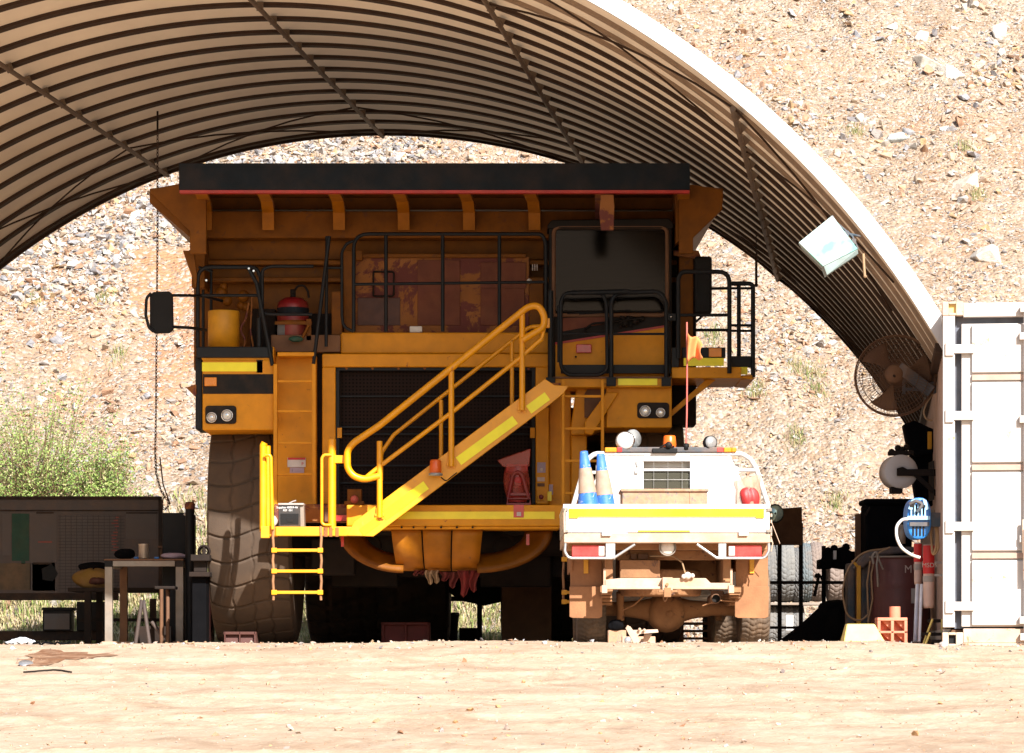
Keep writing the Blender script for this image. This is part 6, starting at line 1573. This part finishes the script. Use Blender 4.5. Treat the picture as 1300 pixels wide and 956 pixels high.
mb.build('red_entry', 'paper_red', t); mb = MB(); mb.pb(48,687,66,689,yb-.013,.003); mb.build('red_line', 'paper_red', t)
mb = MB(); mb.pb(160,650.5,200,652,yb-.015,.01); mb.pb(46,650,68,652,yb-.015,.01); mb.pb(42,714,66,716.5,yb-.015,.01); mb.build('clip_bar', 'board_frame', t)
mb = MB(); mb.pp([(53,722),(66,716),(73,728),(67,738),(54,736)],yb-.03,.015); mb.build('folded_sheet', 'black_plastic', t)
for xx in (88,107): pass
mb = MB(); mb.pb(53,771,93,775,yb-.05,.3); mb.pb(54,775,90,801,yb-.04,.28); tb_ = tag(mb.build('storage_crate', 'black_plastic', bevel=.008), 'black crate with a grey front on the plank under the notice board', 'crate')
mb = MB(); mb.pb(56,779,88,799,yb-.046,.005); mb.build('crate_label', 'crate_grey', tb_)
mb = MB(); mb.pb(97,764,135,801,yb-.05,.3); tag(mb.build('storage_crate', 'black_plastic', bevel=.01), 'plain black crate right of the grey fronted crate', 'crate')
# workbench behind with a bag on it
yw = 36.3
t = thing('workbench', 'dark low workbench with a bag on it in front of the notice board', 'workbench', tuple(P(140,818,yw)))
mb = MB(); mb.pb(86,746,250,751,yw,.8); mb.build('bench_top', 'dark_metal', t, bevel=.005)
for (xx,dd) in ((107,0),(122,.6),(238,0),(248,.6)):
    mb = MB(); mb.pb(xx,751,xx+8,820,yw+dd,.08); mb.build('leg', 'dark_metal', t)
mb = MB(); mb.pb(100,785,250,789,yw+.3,.05); mb.build('stretcher', 'dark_metal', t)
def sack(x0,y0,x1,y1,D,m,lab,cat,sd,name='bag',flat=.6):
    mb = MB(); g_ = random.Random(sd); ph_ = [g_.uniform(0,6) for _ in range(4)]
    c_ = P((x0+x1)/2,(y0+y1)/2,D); rx = (x1-x0)/2*D/F; rz = (y1-y0)/2*D/F
    def fn(u,v):
        a = u*2*math.pi; b2 = (v-.5)*math.pi; k = 1+.09*math.sin(3*a+ph_[0]+4*v)+.06*math.sin(7*a+ph_[1])+.05*math.sin(9*v+ph_[2]+2*a)
        cb_ = math.cos(b2)**flat; return c_+Vector((rx*k*cb_*math.cos(a), rx*.6*k*cb_*math.sin(a), rz*math.sin(b2)*(1+.08*math.sin(4*a+ph_[3]))))
    mb.grid(fn, 28, 14); return tag(mb.build(name, m), lab, cat)
sack(95,722,142,748,yw+.3,'yellow_cloth','yellow brown bag slumped on the low workbench','bag',3)
sack(100,714,140,728,yw+.4,'cloth_black','black bundle lying on top of the yellow brown bag','bundle',8,'bundle')
sack(112,733,135,742,yw+.2,'red_dull','small dull red roll on the front of the low workbench','roll',5,'cloth_roll')
# steel table in front
yt2 = 34.5
t = thing('steel_table', 'rusty square tube steel table with sunlit front legs', 'table', tuple(P(182,818,yt2)))
mb = MB(); mb.pb(132,709.5,233,711.5,yt2,1.1); mb.build('table_top', 'brown_metal', t, bevel=.003)
mb = MB(); mb.pb(143,712,222,719,yt2+.005,.06); mb.pb(150,714,230,719,yt2+1.0,.05)
for xx in (133,223): mb.box(wx(xx,yt2)+.01, wx(xx,yt2)+.07, yt2+.08, yt2+1.0, wz(720,yt2), wz(712,yt2))
mb.build('apron', 'steel_dusty', t, bevel=.003)
for (xx,dd) in ((133,0),(223,0),(152,1.03),(238,1.03)):
    mb = MB(); mb.pb(xx,719.5,xx+9.5,815,yt2+dd,.075); lg = mb.build('leg', 'steel_dusty' if dd == 0 else 'brown_metal', t, bevel=.004)
    mb = MB(); mb.pb(xx-4,814.5,xx+13.5,818,yt2+dd-.04,.14); mb.build('foot_plate', 'dusty_pale', lg, bevel=.003)
    if dd == 0:
        mb = MB(); mb.pb(xx,712,xx+9.5,719.5,yt2-.002,.075); mb.build('end_cap', 'panel_black', lg)
# things on the table
p = P(182.5,709.5,yt2+.35); mb = MB(); mb.lathe([(0,0),(.058,0),(.06,.01),(.06,.155),(.063,.16),(.063,.17),(.055,.17),(.055,.16),(0,.155)], p, (0,0,1), 24)
tag(mb.build('tin_can', 'tin'), 'open dented tin can standing on the steel table', 'can')
sack(147,697,172,709.5,yt2+.6,'cloth_black','black lump of cloth on the steel table left of the tin can','cloth',12,'cloth')
sack(205,702,236,709.5,yt2+.2,'label_mauve','crumpled blue and red packet at the right end of the steel table','packet',14,'packet')
for (a,b_,lab) in ((170,176,'blue cap on the steel table just left of the tin can'),(194,204,'blue cap on the steel table just right of the tin can')):
    mb = MB(); mb.lathe([(0,0),(.03,0),(.028,.02),(0,.022)], P((a+b_)/2,709.4,yt2+.1), (0,0,1), 14); tag(mb.build('bottle_cap', 'blue_plastic'), lab, 'cap', 'blue caps on the steel table')
mb = MB(); mb.pb(200,693,222,695.5,yt2+.8,.2); mb.pb(203,695.5,206,709.5,yt2+.85,.03); mb.pb(216,695.5,219,709.5,yt2+.85,.03); tag(mb.build('wooden_rest', 'brown_metal', bevel=.003), 'small brown rest behind the packet on the steel table', 'stand')
# black cabinet, capped post, bench vice
t = thing('tool_cabinet', 'tall black cabinet between the notice board and the left tyre', 'cabinet', tuple(P(222,818,35)))
mb = MB(); mb.pb(206,651,242,820,35,.6); mb.build('cabinet_body', 'black_plastic', t, bevel=.012)
mb = MB(); mb.pt([(234,652,34.95),(238,655,34.95),(239,664,34.95),(239,702,34.95)],.016,8,bend=.08); mb.build('chrome_handle', 'label_white', t)
t = thing('capped_post', 'dark round post with a brown cap beside the black cabinet', 'post', tuple(P(241,818,34.6)))
mb = MB(); mb.cyl(P(241,820,34.6),P(241,644,34.6),.052,16); mb.build('post', 'black_plastic', t); mb = MB(); mb.lathe([(.058,-.03),(.06,.02),(.045,.05),(0,.055)], P(241,643,34.6), (0,0,1), 16); mb.build('cap', 'rust', t)
t = thing('bench_vice', 'black bench vice on a stand at the left tyre', 'vice', tuple(P(256,818,33)))
mb = MB(); mb.lathe([(.035,0),(.055,-.03),(.075,0),(.055,.03)], P(259,700,33), (0,-1,0), 20); mb.pb(242,704,266,712,33-.1,.25); mb.pb(246,710,262,726,33,.15); mb.pb(240,726,266,732,32.9,.35); mb.cyl(P(259,706,33),P(259,694,33),.02,8); mb.build('vice_body', 'dark_metal', t, bevel=.006)
mb = MB(); mb.pb(244,732,262,820,33,.3); mb.build('stand', 'cloth_black', t, bevel=.006)
# trestles and poles standing under the bench
t = thing('trestle', 'grey A frame trestle leaning in the shade under the steel table', 'trestle', tuple(P(185,818,34)))
for (a,b_,c_,d_) in ((180,762,172,818),(182,762,190,818),(205,748,205,818),(213,748,213,818),(193,790,214,818)):
    mb = MB(); mb.tube([P(a,b_,34+rnd.uniform(-.2,.2)),P(c_,d_,34)],.022,6); mb.build('leg', 'board_grey' if a < 200 else 'brown_metal', t)
mb = MB(); mb.pb(196,744,222,748,34,.3); mb.build('cross_plate', 'dark_metal', t, bevel=.01); mb = MB(); mb.pb(170,795,215,818,34.3,.3); mb.build('base_box', 'dark_metal', t, bevel=.01)
mb = MB(); mb.pb(246,745,268,818,34,.4); tag(mb.build('storage_box', 'drum_red', bevel=.01), 'dark red box between the vice stand and the left tyre', 'box')
# white rag, wire and tin lid on the dirt
def gz(x,y): return float(ground_z(np.array([x]),np.array([y]))[0])
x_, y_ = wx(28,24.4), 24.4; mb = MB(); g_ = random.Random(2)
def fn(u,v):
    a = u*2*math.pi; r_ = .085*v*(1+.35*math.sin(3*a)+.2*math.sin(7*a+2)); return Vector((x_+r_*math.cos(a)*1.3, y_+r_*math.sin(a), gz(x_,y_)+.045*(1-v)+.022*abs(math.sin(5*a+7*v))*(1 if v > .1 else 0)+.002))
mb.grid(fn, 30, 7); tag(mb.build('rag', 'rag_white', solid=.003), 'crumpled white rag on the dirt at the far left', 'rag')
mb = MB(); pts = []
for k in range(10): X_ = wx(42+k*5.2,24.1); pts.append(Vector((X_, 24.1+.05*math.sin(k*1.7), gz(X_,24.1)+.012+.012*math.sin(k*2.3))))
mb.tube(pts,.009,6); tag(mb.build('stick', 'cloth_black'), 'dark stick lying right of the white rag', 'stick')
x_, y_ = wx(33,22.3), 22.3; mb = MB(); mb.lathe([(0,.012),(.05,.01),(.055,.0)], (x_,y_,gz(x_,y_)+.004), (.1,-.35,1), 16); tag(mb.build('tin_disc', 'galv'), 'small silver lid at the left end of the brown stain', 'lid')
mb = MB(); pts = []
for k in range(12): X_ = wx(30+k*5.5,21.3); Y_ = 21.3+.16*math.sin(k*.28); pts.append(Vector((X_,Y_,gz(X_,Y_)+.008)))
mb.tube(pts,.006,6); tag(mb.build('wire', 'dark_metal'), 'thin dark wire lying on the dirt at the lower left', 'wire')
# chock in front of the left tyre
def wedge(px0,px1,py0,D,m,lab,name='wheel_chock'):
    t = thing(name, lab, 'chock', tuple(P((px0+px1)/2,818,D)), 'chocks at the truck wheels')
    mb = MB(); x0 = wx(px0,D); x1 = wx(px1,D); h = wz(py0,D)
    mb.prism([Vector((x0,D,-.02)),Vector((x0,D+.05,h)),Vector((x0,D+.14,h)),Vector((x0,D+.4,-.02))],(x1-x0,0,0)); c_ = mb.build('wedge', m, t, bevel=.008)
    mb = MB()
    w = x1-x0
    for k in (0,1,2): mb.box(x0+w*(.02+.46*k), x0+w*(.06+.46*k), D-.02, D+.03, -.02, h)
    mb.box(x0, x1, D-.02, D+.03, h-.03, h); mb.build('rib', m, t, bevel=.004)
wedge(284,325,802,32.1,'red_dull','dull red chock against the front left truck tyre')
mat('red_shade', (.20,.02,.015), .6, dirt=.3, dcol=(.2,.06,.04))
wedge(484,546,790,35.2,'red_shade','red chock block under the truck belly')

# under the truck, seen against the light
t = thing('work_stand', 'dark bench frame silhouetted under the truck belly', 'bench', tuple(P(580,818,40)))
mb = MB(); mb.pb(536,738,640,752,40,.5); mb.pb(605.5,750,612,820,40,.2); mb.pb(544,752,550,820,40.1,.2); mb.pb(552,762,554,820,40.1,.2); mb.pb(536,752,546,820,40.4,.1); mb.pb(583,797,608,820,40.2,.4); mb.pb(550,757,608,763,40.05,.3); mb.build('bench_frame', 'dark_metal', t, bevel=.01)
mb = MB(); mb.pt([(548,750,39.9),(546,818,39.9)],.02,6); mb.pt([(553,765,39.9),(551,818,39.9)],.015,6); mb.build('pole', 'brown_metal', t)
t = thing('waste_bin', 'small black bin silhouetted on the ground under the truck', 'bin', tuple(P(570,818,39.5)))
mb = MB(); p = P(570.5,818,39.5); mb.lathe([(0,0),(.10,0),(.122,.36),(.135,.365),(.135,.40),(.11,.41),(0,.41)], p, (0,0,1), 20); mb.build('bin_body', 'black_plastic', t)
mb = MB(); mb.pb(637,735,700,820,36.6,.5); tag(mb.build('steel_crate', 'brown_metal', bevel=.02), 'brown steel crate in the shade under the right of the truck', 'crate')
def ragbunch(x0,y0,x1,y1,D,m,lab,sd):
    g_ = random.Random(sd); mb = MB()
    for k in range(2):
        a0 = x0+(x1-x0)*(k+.0)/2.2; a1 = x0+(x1-x0)*(k+1.25)/2.2; bt = y1-g_.uniform(0,10); ph_ = g_.uniform(0,6)
        def fn(u,v,a0=a0,a1=a1,bt=bt,ph_=ph_):
            return P(a0+(a1-a0)*(u*(1-.5*v)+.25*v)+1.5*math.sin(v*5+ph_), y0+(bt-y0)*v*(1-.25*abs(u-.5)), D+.04*math.sin(u*9+ph_+v*3)+.03*k)
        mb.grid(fn, 8, 8)
    return tag(mb.build('hanging_rag', m, solid=.004), lab, 'rag', 'rags hung under the bumper')
mat('red_cloth2', (.17,.007,.007), .85, dirt=.1)
ragbunch(582,724,608,760,32.6,'red_cloth2','bright red rag hanging lowest under the bumper',1); ragbunch(558,726,582,748,32.65,'red_cloth','darker red rag hanging left of the bright red one',2)
ragbunch(540,724,558,745,32.6,'hose_tan','dull tan glove hanging left of the red rags',3); ragbunch(524,724,541,734,32.65,'red_cloth','small red rag at the left end of the hanging rags',4)
# extinguisher on the left deck, lamps and bags carried by the truck
t = thing('fire_extinguisher', 'large red fire extinguisher with a blue band on the left deck', 'extinguisher', tuple(P(372,432,33.1)))
p = P(372,433,33.1); r_ = 20*33.1/F; H = 56*33.1/F
mb = MB(); mb.lathe([(0,0),(r_*.9,0),(r_,.03),(r_,H*.78),(r_*.93,H*.88),(r_*.6,H*.97),(0,H)], p, (0,0,1), 28); mb.build('cylinder', 'red_paint', t)
mb = MB(); mb.lathe([(r_+.003,H*.60),(r_+.003,H*.74)], p, (0,0,1), 28); mb.build('band', 'plate_navy', t)
mb = MB(); mb.lathe([(r_+.004,H*.36),(r_+.012,H*.37),(r_+.012,H*.43),(r_+.004,H*.44)], p, (0,0,1), 28); mb.pb(349,408,396,412,32.92,.02); mb.build('strap', 'truck_paint_shaded', t)
mb = MB(); mb.cyl(p+Vector((0,0,H)),p+Vector((0,0,H+.08)),.03,10); mb.pt([(372,372,33.1),(378,363,33.1),(386,362,33.1),(391,370,33.1),(392,378,33.1)],.012,6,bend=.05); mb.ball(p+Vector((0,-.03,H+.05)),.03,n=8); mb.build('valve', 'dark_metal', t)
mb = MB(); mb.pt([(383,431,32.85),(392,413,32.85)],.016,6); mb.pb(389,405,395,432,32.9,.04); mb.build('stay', 'truck_paint_shaded', t)
sack(367,427,384,434,32.8,'paper_green','green cloth tucked at the foot of the deck extinguisher','cloth',21,'cloth')
mb = MB(); mb.pb(352,411,363,432,32.95,.1); tag(mb.build('document_box', 'crate_grey', bevel=.005), 'grey box left of the deck extinguisher', 'box')
DS_ = 31.75
mat('box_black', (.018,.018,.019), .6, dirt=.1)
t = thing('battery_box', 'black battery box with white lettering on the yellow platform', 'battery box', tuple(P(370,668.5,DS_+.2)))
mb = MB(); mb.pp([(353.5,668.5),(353.5,641),(380.5,641),(381,668.5)],DS_+.12,.20); mb.build('box_front', 'box_black', t, bevel=.006)
mb = MB(); mb.pp([(381.2,668.5),(380.7,640.5),(385.5,641),(386.5,668.5)],DS_+.14,.2); mb.build('box_side', 'steel_dusty', t, bevel=.004)
mb = MB(); mb.pb(353,638.7,385.5,641,DS_+.11,.24); mb.pt([(367,639,DS_+.15),(372,636.5,DS_+.15),(376,635.5,DS_+.15)],.008,6); mb.build('lid', 'label_grey', t, bevel=.003)
text('Supplies 40059-46', P(364.5,644.3,DS_+.115), .030, 'text_white', t); text('REF  001', P(365.5,648,DS_+.115), .028, 'text_white', t)
mb = MB(); mb.pb(356,652,379,666,DS_+.116,.006); mb.pb(364,657,372,663,DS_+.112,.006); mb.build('moulded_panel', 'black_plastic', t, bevel=.003)
sack(343,655,352,668,DS_-.0,'label_grey','pale knotted rag at the left end of the yellow platform','rag',31,'rag',.9)
t = thing('bagged_lamp', 'red caged item wrapped in clear plastic standing on the bumper', 'wrapped lamp', tuple(P(658,641,32.25)))
db = 32.4; mb = MB()
def fn(u,v):
    a = u*2*math.pi; c_ = P(656,641,db+.12); zt_ = (641-592)*db/F*v; w = (14+8*math.sin(min(v,1)*2.6))*db/F*.75
    return Vector((c_.x+w*math.cos(a)*(1+.05*math.sin(5*a+6*v)), c_.y+w*.6*math.sin(a), c_.z+zt_))
mb.grid(fn, 24, 12); mb.build('plastic_wrap', 'plastic_film', t)
mb = MB(); mb.pp([(638,592),(646,594),(672,592),(674,569),(631,584)],db+.06,.10); mb.build('wrap_top', 'plastic_film', t, bevel=.01)
mb = MB(); mb.pt([(645,632,db),(651,603,db),(657,598,db),(663,603,db),(671,632,db)],.020,8,bend=.08); mb.pb(644,626,673,629,db-.01,.03); mb.pt([(644,641,db),(644,633,db),(673,633,db),(673,641,db)],.012,6); mb.pb(643,638.5,674,641,db-.02,.25); mb.build('cage', 'red_paint', t, bevel=.003)
mb = MB(); mb.ball(P(657,610,db+.10),.085,(1,.8,.9),16); mb.lathe([(0,0),(.10,0),(.10,.05),(.06,.09),(0,.1)], P(657,638,db+.12), (0,0,1), 18); mb.pb(643,589,670,600,db+.08,.12); mb.build('lamp_body', 'red_cloth_bag', t, bevel=.01)
# trolley jack in front of the ute, between its wheels
t = thing('trolley_jack', 'dusty trolley jack on the dirt between the ute wheels', 'jack', tuple(P(805,818,25.7)))
mb = MB(); D_ = 25.7; mb.pp([(794,797),(800,795),(812,812),(810,820),(806,820)],D_,.06); mb.pp([(800,800),(835,799),(836,803),(812,805),(806,812)],D_+.05,.06); mb.pp([(818,805),(828,805),(824,812),(820,818),(816,818)],D_+.15,.05); mb.pb(790,808,832,820,D_+.25,.2)
for (a,b_) in ((797,796),(812,799),(818,800)): mb.ball(P(a,b_,D_+.02),.014,n=8)
mb.build('jack_frame', 'dusty_pale', t, bevel=.003); mb = MB(); mb.lathe([(0,-.02),(.03,-.02),(.03,.02),(0,.02)], P(797,813,D_-.02), (0,1,0), 14); mb.build('caster', 'galv', t)
mb = MB(); mb.pb(772,800,795,822,26.6,.3); tag(mb.build('wooden_block', 'wood_box', bevel=.006), 'brown timber block behind the trolley jack', 'block')
sack(773,787,792,800,26.6,'cloth_black','black glove on top of the timber block behind the jack','glove',33,'glove')
x_, y_ = wx(1198,23.9), 23.9
mb = MB(); q = np.random.default_rng(5); vs = ICO*np.array([.042,.04,.036])*(1+q.uniform(-.15,.15,(12,1)))+np.array([x_,y_,gz(x_,y_)+.02]); mb.add(vs.tolist(), [tuple(f) for f in ICF]); b_ = mb.build('field_stone', 'stone', bevel=.006); set_cols(b_, np.array([(.6,.5,.46)]*12)); tag(b_, 'fist sized pale stone in front of the container corner', 'stone')
# ================================================================== LIGHT AND CAMERA
SUN_EL, SUN_AZ = math.radians(34.5), math.radians(22)   # azimuth: degrees to the right of straight behind the camera
w = bpy.data.worlds.new('World'); scene.world = w; w.use_nodes = True
nt = w.node_tree; bg = nt.nodes['Background']; sky = nt.nodes.new('ShaderNodeTexSky'); sky.sky_type = 'NISHITA'; sky.sun_disc = False
sky.sun_elevation = SUN_EL; sky.sun_rotation = math.pi-SUN_AZ; sky.dust_density = 1.5
nt.links.new(sky.outputs[0], bg.inputs[0]); bg.inputs[1].default_value = .08
ld = bpy.data.lights.new('sun', 'SUN'); ld.energy = 5.0; ld.angle = math.radians(.53); ld.color = (1,.965,.91)
lo = bpy.data.objects.new('sun', ld); COL.objects.link(lo)
sd = Vector((math.sin(SUN_AZ)*math.cos(SUN_EL), -math.cos(SUN_AZ)*math.cos(SUN_EL), math.sin(SUN_EL)))
lo.rotation_euler = sd.to_track_quat('Z','Y').to_euler(); lo.location = (10,-20,25)
cd = bpy.data.cameras.new('camera'); cd.sensor_width = 36; cd.lens = F/1300*36; cd.shift_y = 340/1300; cd.clip_start = .5; cd.clip_end = 600
co = bpy.data.objects.new('camera', cd); COL.objects.link(co); co.rotation_euler = (math.pi/2,0,0); scene.camera = co
scene.view_settings.view_transform = 'Standard'; scene.view_settings.look = 'None'; scene.view_settings.gamma = 1; scene.view_settings.use_curve_mapping = False
scene.view_settings.exposure = 1.12
scene.cycles.max_bounces = 8; scene.cycles.diffuse_bounces = 4; scene.cycles.glossy_bounces = 3; scene.cycles.transparent_max_bounces = 8
scene.cycles.use_denoising = True; scene.cycles.sample_clamp_indirect = 6; scene.cycles.caustics_reflective = False; scene.cycles.caustics_refractive = False
for o in list(scene.objects):
    if '_off' in o: del o['_off']
